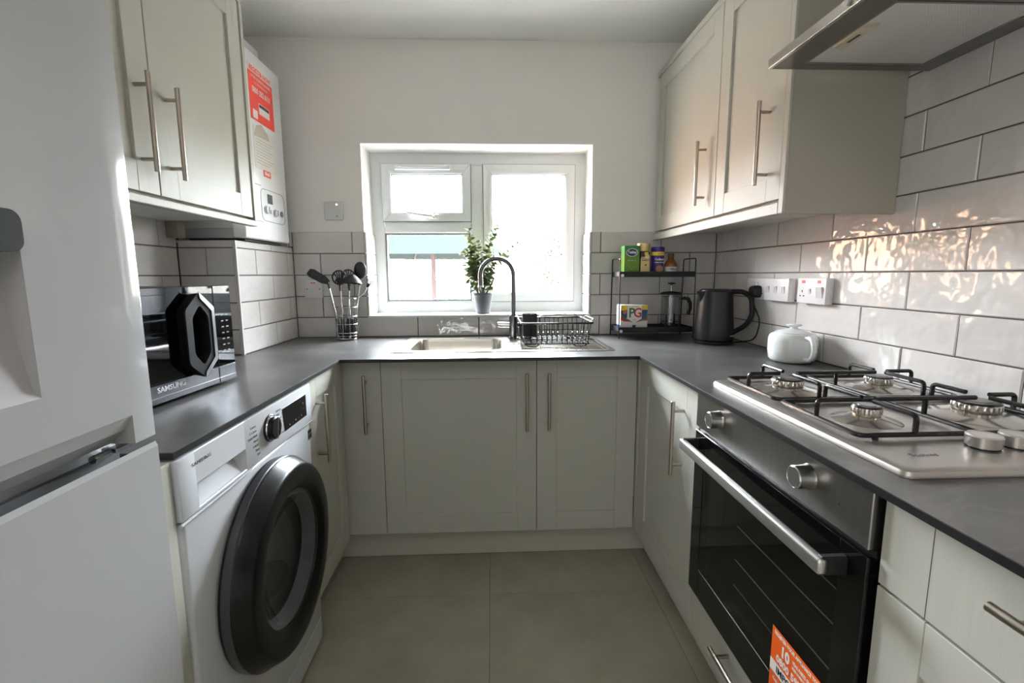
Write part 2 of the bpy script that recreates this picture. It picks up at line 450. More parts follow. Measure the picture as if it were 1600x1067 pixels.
for (a, b, c, d) in ((-.5605, -.1055, 1.4575, 1.7445), (-.0405, .4375, 1.0395, 1.7445)):
    g = MB(); ring(g, a-.0025, b+.0025, c-.0025, d+.0025, .0025, YF-.002, YF+.01, ch=.0005, gap=0); g.build('gasket_gap_line', M_gasket_gap, win)  # outer rings: grey line standing in for gap shading round the sashes
for n, (a, b, c, d) in enumerate(((-.514, -.152, 1.504, 1.698), (.006, .391, 1.086, 1.698), (-.550, -.116, 1.050, 1.392))):
    g = MB(); ring(g, a-.004, b+.004, c-.004, d+.004, .006, YF+.008, YF+.03, ch=.001, gap=0); g.build('gasket_gap_line', M_gasket_gap, win)
    MB().box(a, b, YF+.03, YF+.036, c, d).build('pane', glassy('window_glass', (.97, .985, .98), .8), win, smooth=0)
hm = MB(); hm.box(-.33, -.275, YF-.030, YF-.012, 1.468, 1.492, .003)
hm.tube(fillet([(-.30, YF-.03, 1.480), (-.30, YF-.05, 1.480), (-.34, YF-.055, 1.484), (-.43, YF-.055, 1.497)], .012), [.008]*7+[.007]*7, 8)
hm.build('window_handle', mat('handle_white', (232, 232, 230), .3), win)
tv = MB(); tv.box(-.49, -.21, YF-.030, YF-.008, 1.715, 1.738, .003, 2); tv.box(-.47, -.23, YF-.036, YF-.030, 1.722, 1.730, .002)
tv.build('trickle_vent', M_upvc, win)
sill = MB(); sill.box(wx0, wx1, .0, YF+.01, wz0-.012, wz0, .002); sill.build('window_sill', mat('sill_white', (226, 226, 222), .35), win)
# reveal lining below tile height
for sx, x in ((1, wx0), (-1, wx1)):
    for k in range(1, 5):
        za, zb = max(zrow(k), wz0), zrow(k+1)
        if zb-za < .02: continue
        t_ = MB(); t_.box(min(x, x+sx*.010), max(x, x+sx*.010), .001, YF-.002, za+.0015, zb-.0015, .0015); t_.build('reveal_tile', M_tile, win)

# ------------------------------------------------------------------ skirting plinths
pl = mat('plinth_paint', (192, 190, 178), .5)
MB().box(-.645, .645, -.481, -.463, .002, .148, .001).build('baseboard_back', pl)
MB().box(.645, .66, -2.6, -.463, .002, .148, .001).build('baseboard_right', pl)
MB().box(-.66, -.645, -.905, -.463, .002, .148, .001).build('baseboard_left', pl)
for n_, l_ in (('baseboard_back', 'cabinet plinth under the sink run'), ('baseboard_right', 'cabinet plinth under the oven run'), ('baseboard_left', 'short cabinet plinth beside the washing machine')):
    o = bpy.data.objects[n_]; o['kind'] = 'structure'; o['label'] = l_; o['category'] = 'plinth'

# ------------------------------------------------------------------ cabinets
def bar_handle(parent, M, x, y, ln, vertical=True, r=.006, off=.034):
    m = MB(M)
    if vertical:
        m.cyl((x, y-ln/2, off), (x, y+ln/2, off), r, 16, bev=.0008)
        for s in (-1, 1): m.cyl((x, y+s*(ln/2-.03), 0), (x, y+s*(ln/2-.03), off), r*.8, 12)
    else:
        m.cyl((x-ln/2, y, off), (x+ln/2, y, off), r, 16, bev=.0008)
        for s in (-1, 1): m.cyl((x+s*(ln/2-.03), y, 0), (x+s*(ln/2-.03), y, off), r*.8, 12)
    return m.build('handle', M_hand, parent)
def shaker(parent, M, w_, h_, st=.08, handle=None, slab=False, name='door', sb=None):
    """M = frame with origin at the door's lower left, z out; door is .02 thick in front of the carcass"""
    m = MB(M); g = .0012
    if slab:
        m.box(g, w_-g, g, h_-g, 0, .020, .0012)
        d = m.build(name, M_sage, parent)
    else:
        d = m.box(st-.004, w_-st+.004, st-.004, h_-st+.004, .002, .012).build(name, M_sage, parent)
        for q in ((g, st), (w_-st, w_-g)): MB(M).box(q[0], q[1], g, h_-g, 0, .020, .0009).build('stile', M_sage, d)
        for q in ((g, st), (h_-st, h_-g)): MB(M).box(st+.0003, w_-st-.0003, q[0], q[1], 0, .0197, .0009).build('rail', M_sageh, d)
    if handle:
        if handle[0] == 'v': bar_handle(d, M @ T(0, 0, .020), handle[1], handle[2], handle[3])
        else: bar_handle(d, M @ T(0, 0, .020), handle[1], handle[2], handle[3], False)
    return d
ZD0, ZD1 = .150, .861
# back run: front face at y=-.570 (carcass front -.550)
def back_cab(x0, x1, label, hx, slab=False):
    t = thing('base_cabinet', ((x0+x1)/2, -.30, 0), label, 'cabinet', None)
    m = MB(); x0b, x1b = x0+.001, x1-.001
    m.box(x0b, x0b+.016, -.548, -.02, .151, .85); m.box(x1b-.016, x1b, -.548, -.02, .151, .85); m.box(x0b+.016, x1b-.016, -.548, -.02, .151, .167)
    m.box(x0b+.016, x1b-.016, -.03, -.02, .167, .6); m.box(x0b+.016, x1b-.016, -.548, -.49, .835, .85)
    m.build('carcass', M_carc, t)
    shaker(t, F((x0, -.550, ZD0), (0, -1, 0)), x1-x0, ZD1-ZD0, .078, ('v', hx-x0, .693-ZD0, .228), slab)
    return t
back_cab(-.592, -.430, 'narrow plain cupboard door left of the sink cupboard', -.487, True)
back_cab(-.430, .170, 'widest sage cupboard below the sink with shaker door', .130)
back_cab(.170, .566, 'sage shaker cupboard right of the sink cupboard, handle at left', .216)
# right run: front face x=.570
def side_frame(x, y, z, n): return F((x, y, z), n)
def right_cab(yfar, ynear, label, stile=.08, slab=False, handle=None):
    t = thing('base_cabinet', (.85, (yfar+ynear)/2, 0), label, 'cabinet')
    MB().box(.592, 1.10, ynear+.001, yfar-.001, .151, .85).build('carcass', M_carc, t)
    return t
t = right_cab(-.592, -1.128, 'sage shaker cupboard in the right run beside the oven')
shaker(t, F((.590, -.592, ZD0), (-1, 0, 0)), .535, ZD1-ZD0, .09, ('v', 1.018-.592, .69-ZD0, .228))
MB().box(.5675, .5900, -.5915, -.5650, ZD0, ZD1, .0008).build('corner_post', M_sage, t)
# oven housing with drawer beneath
t = thing('oven_housing', (.85, -1.435, 0), 'sage drawer unit under the built-in oven', 'cabinet')
m = MB(); m.box(.592, 1.10, -1.738, -1.131, .151, .165); m.box(1.09, 1.10, -1.738, -1.131, .165, .84); m.box(.592, 1.09, -1.738, -1.722, .165, .845); m.box(.592, 1.09, -1.147, -1.131, .165, .845)
m.build('carcass', M_carc, t)
shaker(t, F((.590, -1.131, ZD0), (-1, 0, 0)), .607, .13, slab=True, name='drawer', handle=('h', .303, .10, .228))
# near unit: drawer over door
t = thing('base_cabinet', (.85, -2.04, 0), 'sage drawer and door unit nearest the camera, right of the oven', 'cabinet')
MB().box(.592, 1.10, -2.345, -1.746, .151, .85).build('carcass', M_carc, t)
dr = shaker(t, F((.590, -1.744, .722), (-1, 0, 0)), .60, ZD1-.722, slab=True, name='drawer', handle=('h', .30, .098, .24))
MB(F((.590, -1.744, .722), (-1, 0, 0))).box(.0785, .0793, .0013, ZD1-.722-.0013, .0195, .0203).build('stile_joint', M_gapd, dr)
shaker(t, F((.590, -1.744, ZD0), (-1, 0, 0)), .60, .570, .08)
# left run: narrow door at x=-.570
t = thing('base_cabinet', (-.85, -.77, 0), 'narrow sage shaker cupboard beside the washing machine', 'cabinet')
MB().box(-1.10, -.592, -.925, -.600, .151, .85).build('carcass', M_carc, t)
shaker(t, F((-.590, -.927, ZD0), (1, 0, 0)), .327, ZD1-ZD0, .07, ('v', .062, .69-ZD0, .228))
e_ = MB(); e_.box(-1.16, -.560, -1.592, -1.566, .002, .862, .001)
tag(e_.build('end_panel', M_sage, loc=(-.87, -1.59, 0)), 'sage end panel between fridge and washing machine', 'panel')

# wall cupboards ---------------------------------------------------------------
def wall_cab(xf, n, yfar, w_, label, handle_at, stile, xw):
    """xf front face, n = outward normal sign in x"""
    t = thing('wall_cabinet', ((xf+xw)/2, yfar-w_/2, 1.385), label, 'cabinet')
    m = MB(); a, b = sorted((xf-n*.022, xw)); m.box(a, b, yfar-w_+.001, yfar-.001, 1.384, 2.098)
    m.build('carcass', M_carc, t)
    a, b = sorted((xf-n*.024, xw)); MB().box(a, b, yfar-w_+.002, yfar-.002, 1.378, 1.384).build('underside', M_under, t)
    if n < 0: Mf = F((xf+.020, yfar, 1.385), (-1, 0, 0))
    else: Mf = F((xf-.020, yfar-w_, 1.385), (1, 0, 0))
    shaker(t, Mf, w_, .712, stile, ('v', handle_at, .165, .232))
    return t
wall_cab(.80, -1, -.030, .618, 'right wall cupboard nearest the window', .53, .068, XR-.002)
wall_cab(.80, -1, -.650, .392, 'right wall cupboard beside the cooker hood', .322, .068, XR-.002)
wall_cab(-.85, 1, -.592, .478, 'left wall cupboard next to the boiler', .050, .075, XL+.002)
wall_cab(-.85, 1, -1.072, .478, 'left wall cupboard above the microwave, nearest the fridge', .478-.055, .075, XL+.002)
# end panels, cornice and light pelmets
t = thing('wall_cabinet_trim', (.96, -1.05, 1.34), 'cornice, pelmet and grey end panel around the right wall cupboards', 'trim')
MB().box(.802, XR-.002, -1.062, -1.044, 1.343, 2.13, .001).build('end_panel', mat('end_panel_paint', (168, 163, 150), .55), t)
MB().box(.797, .822, -1.0435, -.004, 1.345, 1.377, .002).build('pelmet', M_sage, t)
MB().box(.797, .818, -1.0435, -.004, 2.099, 2.122, .002).build('cornice', M_sage, t)
MB().box(.797, .805, -1.066, -1.045, 1.345, 2.122, .001).build('panel_edge', M_sage, t)
t = thing('wall_cabinet_trim', (-.86, -1.07, 1.36), 'cornice and pelmet along the left wall cupboards', 'trim')
MB().box(-.872, -.845, -1.55, -.574, 1.357, 1.377, .002).build('pelmet', M_sage, t)
MB().box(-.868, -.845, -1.55, -.574, 2.099, 2.122, .002).build('cornice', M_sage, t)
MB().box(XL+.002, -.845, -.590, -.574, 1.3775, 2.098, .001).build('end_panel', M_sage, t)
MB().box(XL+.001, XL+.05, -.574, -.53, 1.32, 1.40, .001).build('filler', mat('raw_filler', (150, 142, 130), .7), t)

# ------------------------------------------------------------------ worktop
wt = MB(); zt0, zt1 = ZC-.013, ZC
SX0, SX1, SY0, SY1 = -.385, .475, -.505, -.085      # sink cut-out
wt.box(XL+.006, -.556, -1.562, -.522, zt0, zt1); wt.box(XB+.001, -.556, -.522, -.001, zt0, zt1)
wt.box(-.556, .548, -.650, SY0, zt0, zt1); wt.box(-.556, .548, SY1, -.001, zt0, zt1)
wt.box(-.556, SX0, SY0, SY1, zt0, zt1); wt.box(SX1, .548, SY0, SY1, zt0, zt1)
wt.box(.548, XR-.001, -2.45, -.001, zt0, zt1)
o = wt.build('worktop', M_worktop, smooth=0, loc=(0, -.3, zt0)); tag(o, 'thin dark slate grey worktop running round three sides', 'worktop')
m = MB(); m.box(-.556, -.5553, -1.562, -.650, zt0+.0002, zt1-.0012); m.box(-.5553, .5473, -.6507, -.650, zt0+.0002, zt1-.0012); m.box(.5473, .548, -2.45, -.650, zt0+.0002, zt1-.0012); m.box(XL+.006, -.5553, -1.5627, -1.562, zt0+.0002, zt1-.0012)
m.build('worktop_edge', mat('black_core', (26, 26, 27), .4), o)

# ------------------------------------------------------------------ sink
M_sink = mat('sink_steel', (205, 200, 192), .22, 1, noise=(40, .04, (.1, 1, 1)))
sk = thing('sink', (.05, -.3, ZC), 'stainless steel sink with bowl at left and drainer at right', 'sink')
BX0, BX1, BY0, BY1 = -.335, .035, -.480, -.145
m = MB(); ZF = ZC+.003
def rr3(x0, x1, yy0, yy1, r, z, n=6): return [(a, b, z) for a, b in rrect(x1-x0, yy1-yy0, r, n, (x0+x1)/2, (yy0+yy1)/2)]
FX0, FX1, FY0, FY1 = -.40, .49, -.52, -.07
m.box(FX0, BX0-.02, FY0, FY1, ZC+.0005, ZF, .001); m.box(BX1+.02, .11, FY0, FY1, ZC+.0005, ZF)
m.box(BX0-.02, BX1+.02, FY0, BY0-.008, ZC+.0005, ZF); m.box(BX0-.02, BX1+.02, BY1+.012, FY1, ZC+.0005, ZF)
m.box(.47, FX1, FY0, FY1, ZC+.0005, ZF); m.box(.11, .47, FY0, -.49, ZC+.0005, ZF); m.box(.11, .47, -.155, FY1, ZC+.0005, ZF)
m.build('flange', M_sink, sk)
m = MB(); m.loft([rr3(BX0-.022, BX1+.022, BY0-.010, BY1+.014, .012, ZF+.0004), rr3(BX0-.004, BX1+.004, BY0-.004, BY1+.004, .045, ZF+.0004), rr3(BX0, BX1, BY0, BY1, .042, ZC-.006),
                  rr3(BX0+.008, BX1-.008, BY0+.008, BY1-.008, .04, ZC-.13), rr3(BX0+.05, BX1-.05, BY0+.05, BY1-.05, .03, ZC-.15)], cap0=False)
m.build('bowl', M_sink, sk)
m = MB(); m.box(.11, .47, -.49, -.155, ZC-.005, ZC-.004)
for k in range(12): y = -.475+k*.027; m.box(.13, .455, y, y+.009, ZC-.004, ZC-.0005, .002)
m.build('drainer', M_sink, sk)
m = MB(); m.lathe([(.04, 0), (.04, .003), (.03, .004), (.012, .002)], (-.15, -.31, ZC-.1495), 24); m.build('drain', M_chrome, sk)

# tap
tp = thing('mixer_tap', (.105, -.144, ZC), 'tall swan neck steel mixer tap behind the sink', 'tap')
tx, ty = .100, -.135
m = MB(); m.lathe([(.026, 0), (.026, .006), (.021, .008), (.021, .105), (.0165, .108), (.0165, .112)], (tx, ty, ZC+.0035), 28); m.build('tap_body', M_tap, tp)
pts = [(tx, ty, ZC+.105), (tx, ty, 1.178)]
R = .0765
for k in range(1, 17):
    a = PI*k/16*1.02; pts.append((tx-R+R*math.cos(a), ty-.012*(1-math.cos(a)), 1.178+R*math.sin(a)))
e = pts[-1]; pts.append((e[0]+.001, e[1], 1.132))
MB().tube(pts, .0105, 14).build('spout', M_tap, tp)
m = MB(); m.cyl(pts[-1], (pts[-1][0], pts[-1][1], 1.124), .0112, 14); m.build('spout_tip', M_chrome, tp)
m = MB(); m.cyl((tx-.018, ty, .945), (tx-.075, ty, .947), .0125, 18, bev=.001); m.build('hot_lever', M_chrome, tp)
m = MB(); m.cyl((tx+.018, ty, .945), (tx+.062, ty, .947), .0115, 18, bev=.001); m.build('cold_lever', M_tap, tp)

# ------------------------------------------------------------------ washing machine
WX = -.553
wm = thing('washing_machine', (-.86, -1.26, 0), 'white front loading washing machine with a large black door', 'washing machine')
y0_, y1_ = -1.560, -.945
m = MB(); m.box(-1.14, WX-.006, y0_+.004, y1_, .025, .742, .012, 3); m.box(-1.14, WX-.030, y0_+.006, y1_-.006, .70, .858, .006, 2)
m.build('body', M_white, wm)
# fascia with drawer recess
Mw = F((WX, y0_, 0), (1, 0, 0)); WW = y1_-y0_
m = MB(Mw)
dx0, dx1, dz0, dz1 = .052, .226, .748, .797
m.box(0, dx0, .745, .860, -.03, 0, .003, 2); m.box(dx1, WW, .745, .860, -.03, 0, .003, 2)
m.box(dx0-.004, dx1+.004, dz1, .860, -.03, -.0003, .0015); m.box(dx0-.004, dx1+.004, .745, dz0+.003, -.03, -.0003, .001)
m.build('control_panel', M_white, wm)
m = MB(Mw); m.loft([[(dx0, dz0, -.001), (dx1, dz0, -.001), (dx1, dz1, -.001), (dx0, dz1, -.001)], [(dx0+.008, dz0+.003, -.008), (dx1-.012, dz0+.003, -.008), (dx1-.012, dz1-.001, -.028), (dx0+.008, dz1-.001, -.028)]], cap0=False)
m.build('drawer_recess', M_white, wm)
# raised swoosh line under fascia
m = MB(Mw); sw = [(.0, .739), (.16, .739), (.24, .742), (.30, .752), (.36, .757), (.42, .752), (.50, .745), (WW, .742)]
m.tube([(a, b, -.004) for a, b in sw], .0035, 8); m.build('moulded_ridge', M_white, wm)
# dial
dc = (.345, .808)
m = MB(Mw @ T(dc[0], dc[1], 0)); m.lathe([(.034, 0), (.034, .004), (.030, .006)], n=36); k_ = m.build('dial_ring', M_dark, wm)
m = MB(Mw @ T(dc[0], dc[1], .004)); m.lathe([(.029, 0), (.028, .011), (.025, .014)], n=36); dl = m.build('dial', M_ringb, wm)
m = MB(Mw @ T(dc[0], dc[1], .0)); m.lathe([(.0325, .004), (.031, .0075), (.029, .0075)], n=36, cap0=False, cap1=False); m.build('dial_rim', M_chrome, dl)
m = MB(Mw @ T(dc[0], dc[1], .018) @ Matrix.Rotation(math.radians(-12), 4, 'Z')); m.box(-.002, .002, -.026, .027, 0, .0035, .0006); m.build('dial_pointer', M_chrome, dl)
m = MB(Mw); m.prism([(.425, .772), (.573, .772), (.573, .835), (.417, .835)], 0, .0012); dp = m.build('display', mat('display_black', (14, 14, 16), .12), wm)
tm = mat('grey_print', (120, 122, 126), .6); tw = mat('pale_print', (190, 192, 196), .5)
for i, (a, b) in enumerate(((.455, .782), (.475, .782), (.495, .783), (.515, .783), (.535, .784), (.55, .80), (.55, .815), (.53, .826))):
    text('symbol', '-' if i % 2 else 'o', .009, dp, tw, Mw @ T(a, b, .0016))
for i in range(7):
    text('programme_print', ('Cotton', 'E Cotton', 'Quick Wash', 'Mixed', 'Colours', 'Rinse', 'Spin')[i], .0085, wm, tm, Mw @ T(.305-.028+(i*.002), .835-i*.0115, .0004), align='RIGHT')
    text('programme_print', ('Synthetic', 'Wool', 'Delicates', 'Bedding', 'Outdoor', 'Denim', 'Drum Clean')[i], .0075, wm, tm, Mw @ T(.383, .838-i*.0105, .0004), align='LEFT')
text('lettering', 'SAMSUNG', .0095, wm, mat('dark_print', (90, 92, 96), .5), Mw @ T(.070, .836, .0004), 1.4)
m = MB(Mw); m.box(.590, .617, .690, .704, -.006, -.0052); m.box(.590, .617, .706, .718, -.006, -.0052); m.build('energy_badge', mat('badge_black', (30, 30, 32), .5), wm)
# porthole door
dy, dz_ = -1.247, .487; Md = F((WX-.006, dy, dz_), (1, 0, 0)); RO = .243
m = MB(Md); m.lathe([(RO-.012, 0), (RO, .006), (RO, .030), (RO-.002, .034), (RO-.016, .062), (RO-.020, .066), (RO-.026, .068), (.184, .068), (.178, .066), (.163, .056), (.160, .048), (.160, .004)], n=72, cap0=False, cap1=False)
d_ = m.build('door', M_ringb, wm, smooth=28)
MB(Md).lathe([(RO+.002, .012), (RO+.0025, .028), (RO+.0005, .030)], n=72, cap0=False, cap1=False).build('door_trim', mat('graphite', (62, 62, 66), .3), d_)
Mg = mat('porthole_glass', (28, 29, 31), .04, spec=.8, coat=1)
m = MB(Md); m.lathe([(.162, .056), (.152, .054), (.142, .048), (.130, .036), (.112, .026), (.08, .020), (.03, .018), (.002, .018)], n=64, cap0=False); m.build('porthole_glass', glassy('clear_bowl_glass', (.70, .71, .72), 1.2), d_)
m = MB(Md); m.lathe([(.160, .050), (.153, .046), (.147, .034), (.140, .020)], n=64, cap0=False, cap1=False); m.build('glass_rim', mat('grey_rubber', (104, 106, 108), .35), d_)
dm = mat('drum_steel', (150, 152, 155), .3, 1)
m = MB(Md); m.lathe([(.169, .008), (.150, .006), (.120, .003), (.001, .001)], n=48, cap0=False, cap1=True); m.build('drum', mat('drum_dark', (88, 90, 94), .35, .5), wm)
m = MB(Mw); m.box(0.02, WW-.02, .028, .10, -.007, -.0045, .001); m.build('lower_flap', M_white, wm)

# ------------------------------------------------------------------ fridge freezer
fr = thing('fridge_freezer', (-.86, -1.895, 0), 'tall white fridge freezer with a water dispenser at the left edge', 'fridge')
fy1, fy0 = -1.600, -2.205; FXf = -.552
MB().box(-1.16, FXf-.062, fy0+.003, fy1-.003, .02, 1.90, .006, 2).build('body', M_fridge, fr)
Mf = F((FXf-.055, fy0, 0), (1, 0, 0)); FW = fy1-fy0
# upper door with dispenser opening and grip scoop along its bottom edge
th = .055; ua, ub, za_, zb_ = FW-.185-.20, FW-.185, 1.033, 1.256
zl0, zl1, us = .925, .970, FW-.046
m = MB(Mf)
m.box(.0, ua, zl1, 1.90, 0, th); m.box(ub, us, zl1, 1.90, 0, th); m.box(ua, ub, zb_, 1.90, 0, th); m.box(ua, ub, zl1, za_, 0, th)
q = [(us, 0), (FW, 0), (FW, th-.004), (FW-.0005, th-.002), (FW-.002, th-.0005), (FW-.004, th), (us, th)]
m.loft([[(a, zl0, b) for a, b in q], [(a, 1.90, b) for a, b in q]])
fd = m.build('fridge_door', M_fridge, fr, smooth=30)
m = MB(Mf); m.loft([[(0, zl1, th-.001), (us, zl1, th-.001), (us, zl1-.022, th-.012), (0, zl1-.022, th-.012)], [(0, zl1, .01), (us, zl1, .01), (us, zl1-.022, .01), (0, zl1-.022, .01)]])
m.build('grip_lip', mat('grip_silver', (205, 207, 208), .22, .3), fd)
m = MB(Mf); m.loft([[(0, zl1-.022, th-.012), (us, zl1-.022, th-.012), (us, zl0+.002, th-.034), (0, zl0+.002, th-.034)], [(0, zl1-.022, .01), (us, zl1-.022, .01), (us, zl0+.002, .01), (0, zl0+.002, .01)]])
m.build('grip_scoop', mat('grip_grey', (168, 170, 173), .3), fd)
# dispenser: shallow tray recess with a black nozzle housing above
m = MB(Mf); m.loft([[(ua, za_, th+.0003), (ub, za_, th+.0003), (ub, zb_, th+.0003), (ua, zb_, th+.0003)], [(ua+.004, za_+.010, th-.006), (ub-.003, za_+.010, th-.006), (ub-.003, zb_-.006, th-.040), (ua+.004, zb_-.006, th-.040)]], cap0=False)
m.build('dispenser_recess', mat('dispenser_grey', (176, 174, 176), .3), fd)
m = MB(Mf); m.prism(rrect(ub-ua+.004, .048, .014, 5, (ua+ub)/2, 1.233), th-.043, th+.0045); m.build('dispenser_housing', mat('nozzle_black', (34, 33, 34), .7, spec=.2), fd)
# lower door with sloped upper grip surface
m = MB(Mf)
m.loft([[(0, .913-.0, th-.003), (0, .905, th), (0, .10, th), (0, .10, 0), (0, .885, 0), (0, .890, th-.045)],
        [(FW, .913-.0, th-.003), (FW, .905, th), (FW, .10, th), (FW, .10, 0), (FW, .885, 0), (FW, .890, th-.045)]])
m.build('freezer_door', M_fridge, fr, smooth=20)
m = MB(Mf); m.box(0, FW-.02, .890, .905, .0, .008); m.build('door_gap_shade', mat('gap_shade_grey', (96, 97, 99), .6), fr)  # grey strip stands in for the shading between the two doors
m = MB(Mf); m.cyl((FW-.085, .914, .020), (FW-.055, .914, .020), .006, 12); m.box(FW-.052, FW-.02, .911, .919, .006, .03, .001); m.build('hinge', M_chrome, fr)

# ------------------------------------------------------------------ boiler
bo = thing('boiler', (-1.05, -.30, 1.325), 'white wall mounted boiler with red stickers and control dial panel', 'boiler')
bx0, bx1, by0, by1, bz0, bz1 = XL+.001, -.930, -.492, -.098, 1.326, 2.05
M_boil = mat('boiler_white', (234, 235, 236), .28)
MB().box(bx0, bx1-.045, by0+.004, by1-.004, bz0+.035, bz1-.004).build('casing', mat('boiler_grey', (190, 192, 194), .4), bo)
m = MB(); m.box(bx1-.050, bx1, by0, by1, bz0, bz1, .008, 3); m.build('front_cover', M_boil, bo)
MB().box(bx0+.003, bx1-.048, by0+.006, by1-.006, bz0-.002, bz0+.0345, .001).build('lower_tray', mat('boiler_tray_grey', (165, 166, 168), .4), bo)  # tray is a darker grey than the casing
m = MB(); m.box(bx0+.02, bx1-.02, by0+.03, by1-.05, bz0-.010, bz0-.004); m.build('under_gap_shade', M_dark, bo)  # black slab stands in for the shadow gap below the boiler
m = MB(); m.prism(rrect(.20, .27, .06, 8, bx1-.125, (by0+by1)/2-.02), bz1-.003, bz1+.045); m.build('flue_turret', mat('flue_grey', (190, 191, 192), .45), bo)
m = MB(); m.tube(fillet([(bx1-.15, (by0+by1)/2, bz1+.03), (bx1-.15, (by0+by1)/2, bz1+.11), (bx0+.01, (by0+by1)/2, bz1+.11)], .05, 8), .05, 24); m.build('flue_pipe', mat('flue_white', (222, 222, 222), .4), bo)
MF = F((bx1, by0, 0), (1, 0, 0)); BW = by1-by0
red = mat('sticker_red', (214, 62, 52), .4); whp = mat('white_print', (236, 232, 228), .5); dkp = mat('black_print', (40, 38, 38), .5)
lab = mat('label_white', (228, 226, 220), .5)
m = MB(MF); m.prism([(.110, 1.792), (.312, 1.792), (.312, 2.000), (.110, 2.000)], .0002, .0010); st = m.build('register_sticker', lab, bo)
m = MB(MF); m.prism([(.110, 1.792), (.312, 1.792), (.312, 1.972), (.110, 1.972)], .0008, .0014); m.build('red_panel', red, st)
text('lettering', 'REGISTER NOW', .026, st, red, MF @ T(.211, 1.985, .0012), .95, bold=.0006)
text('lettering', 'WITHIN 30 DAYS TO ACTIVATE', .0135, st, whp, MF @ T(.211, 1.956, .0016), .85, bold=.0004)
text('lettering', 'your extended warranty', .013, st, whp, MF @ T(.211, 1.938, .0016), .9)
text('lettering', '0800 332 6111', .030, st, whp, MF @ T(.211, 1.908, .0016), .85, bold=.0009)
m = MB(MF); m.prism([(.180, 1.826), (.272, 1.826), (.272, 1.868), (.180, 1.868)], .0014, .0018); m.prism([(.128, 1.800), (.166, 1.800), (.166, 1.832), (.128, 1.832)], .0014, .0018); m.build('white_box', whp, st)
m = MB(MF); m.prism([(.184, 1.853), (.268, 1.853), (.268, 1.865), (.184, 1.865)], .0018, .0021); m.build('black_bar', dkp, st)
m = MB(MF); m.prism([(.118, 1.610), (.300, 1.610), (.300, 1.770), (.118, 1.770)], .0002, .0008); ins = m.build('instruction_label', mat('label_cream', (222, 219, 212), .5), bo)
m = MB(MF); m.loft([[(.120, 1.730, .0009), (.255, 1.738, .0009), (.245, 1.760, .0009), (.19, 1.788, .0009), (.150, 1.775, .0009)], [(.120, 1.730, .0012), (.255, 1.738, .0012), (.245, 1.760, .0012), (.19, 1.788, .0012), (.150, 1.775, .0012)]]); m.build('peeled_flap', mat('card_beige', (192, 180, 166), .6), ins)
for i in range(9):
    m = MB(MF); m.box(.132, .284-(i % 3)*.02, 1.722-i*.0115, 1.7235-i*.0115, .0009, .0011); m.build('print_line', mat('label_print', (150, 148, 145), .6), ins)
m = MB(MF); m.prism([(.182, 1.586), (.245, 1.586), (.245, 1.612), (.182, 1.612)], .0002, .0010); lg = m.build('maker_badge', red, bo)
text('lettering', 'ideal', .022, lg, whp, MF @ T(.2135, 1.600, .0012), 1.1, bold=.0008)
m = MB(MF); m.tube([(a, b, .0005) for a, b in rrect(.215, .128, .028, 6, .250, 1.470)], .0012, 6, True); pn = m.build('panel_outline', mat('panel_line', (150, 152, 155), .5), bo)
m = MB(MF); m.tube([(.02, 1.543, .0003), (.15, 1.543, .0003)], .0012, 6); m.tube([(.02, 1.40, .0003), (.15, 1.40, .0003)], .0012, 6); m.build('panel_joint', mat('panel_line', (150, 152, 155), .5), bo)
m = MB(MF); m.box(.200, .245, 1.480, 1.518, .0, .001, .0005); m.build('screen', mat('boiler_screen', (88, 92, 94), .2), bo)
for (a, b, r_) in ((.182, 1.452, .016), (.262, 1.447, .016)):
    m = MB(MF @ T(a, b, 0)); m.lathe([(r_, 0), (r_*.92, .010), (r_*.6, .012)], n=28); kb = m.build('control_knob', mat('knob_grey', (205, 207, 209), .35), bo)
    m = MB(MF @ T(a, b, .012)); m.box(-.0015, .0015, -.012, .012, 0, .003, .001); m.build('knob_grip', mat('panel_line', (150, 152, 155), .5), kb)
m = MB(MF @ T(.325, 1.450, 0)); m.lathe([(.012, 0), (.013, .004), (.002, .005)], n=24); m.build('pressure_gauge', mat('gauge_grey', (120, 123, 126), .3), bo)
m = MB(MF); m.box(.214, .230, 1.440, 1.456, 0, .0015, .0005); m.build('reset_button', mat('panel_line', (150, 152, 155), .5), bo)

# ------------------------------------------------------------------ microwave
mo = thing('microwave', (-.93, -1.20, ZC), 'black mirror front microwave with a six-sided loop handle', 'microwave')
mx, my1, my0, mz0, mz1 = -.765, -.966, -1.455, .888, 1.155
MB().box(-1.13, mx-.020, my0+.004, my1-.004, mz0, mz1-.002, .004, 2).build('body', mat('microwave_body', (48, 48, 50), .35, .4), mo)
MM = F((mx-.020, my0, 0), (1, 0, 0)); MW = my1-my0
mir = mat('mirror_black', (62, 64, 68), .03, .95)
pv = MW-.075
m = MB(MM); m.box(0, pv-.0012, mz0+.045, mz1, 0, .020, .0015); dd = m.build('door', mir, mo)
m = MB(MM); m.box(pv+.0012, MW, mz0+.045, mz1, 0, .020, .0015); cp = m.build('control_panel', mir, mo)
strip = mat('graphite_strip', (74, 75, 80), .25, .7)
m = MB(MM); m.box(0, pv-.0012, mz0-.0, mz0+.044, 0, .0198, .001); m.build('door_trim', strip, dd)
m = MB(MM); m.box(pv+.0012, MW, mz0-.0, mz0+.044, 0, .0198, .001); m.build('panel_trim', strip, cp)
m = MB(MM); m.box(0.004, MW-.004, mz0+.0135, mz0+.0148, .0197, .0204); m.build('trim_line', M_chrome, mo)
text('lettering', 'SAMSUNG', .0175, dd, mat('silver_print', (225, 226, 230), .3), MM @ T(pv-.178, mz0+.031, .0202), 1.15, bold=.0004)
m = MB(MM); m.box(.02, pv-.06, mz0+.049, mz0+.12, .0199, .0202); m.build('door_window', mat('window_black', (12, 12, 14), .05), dd)
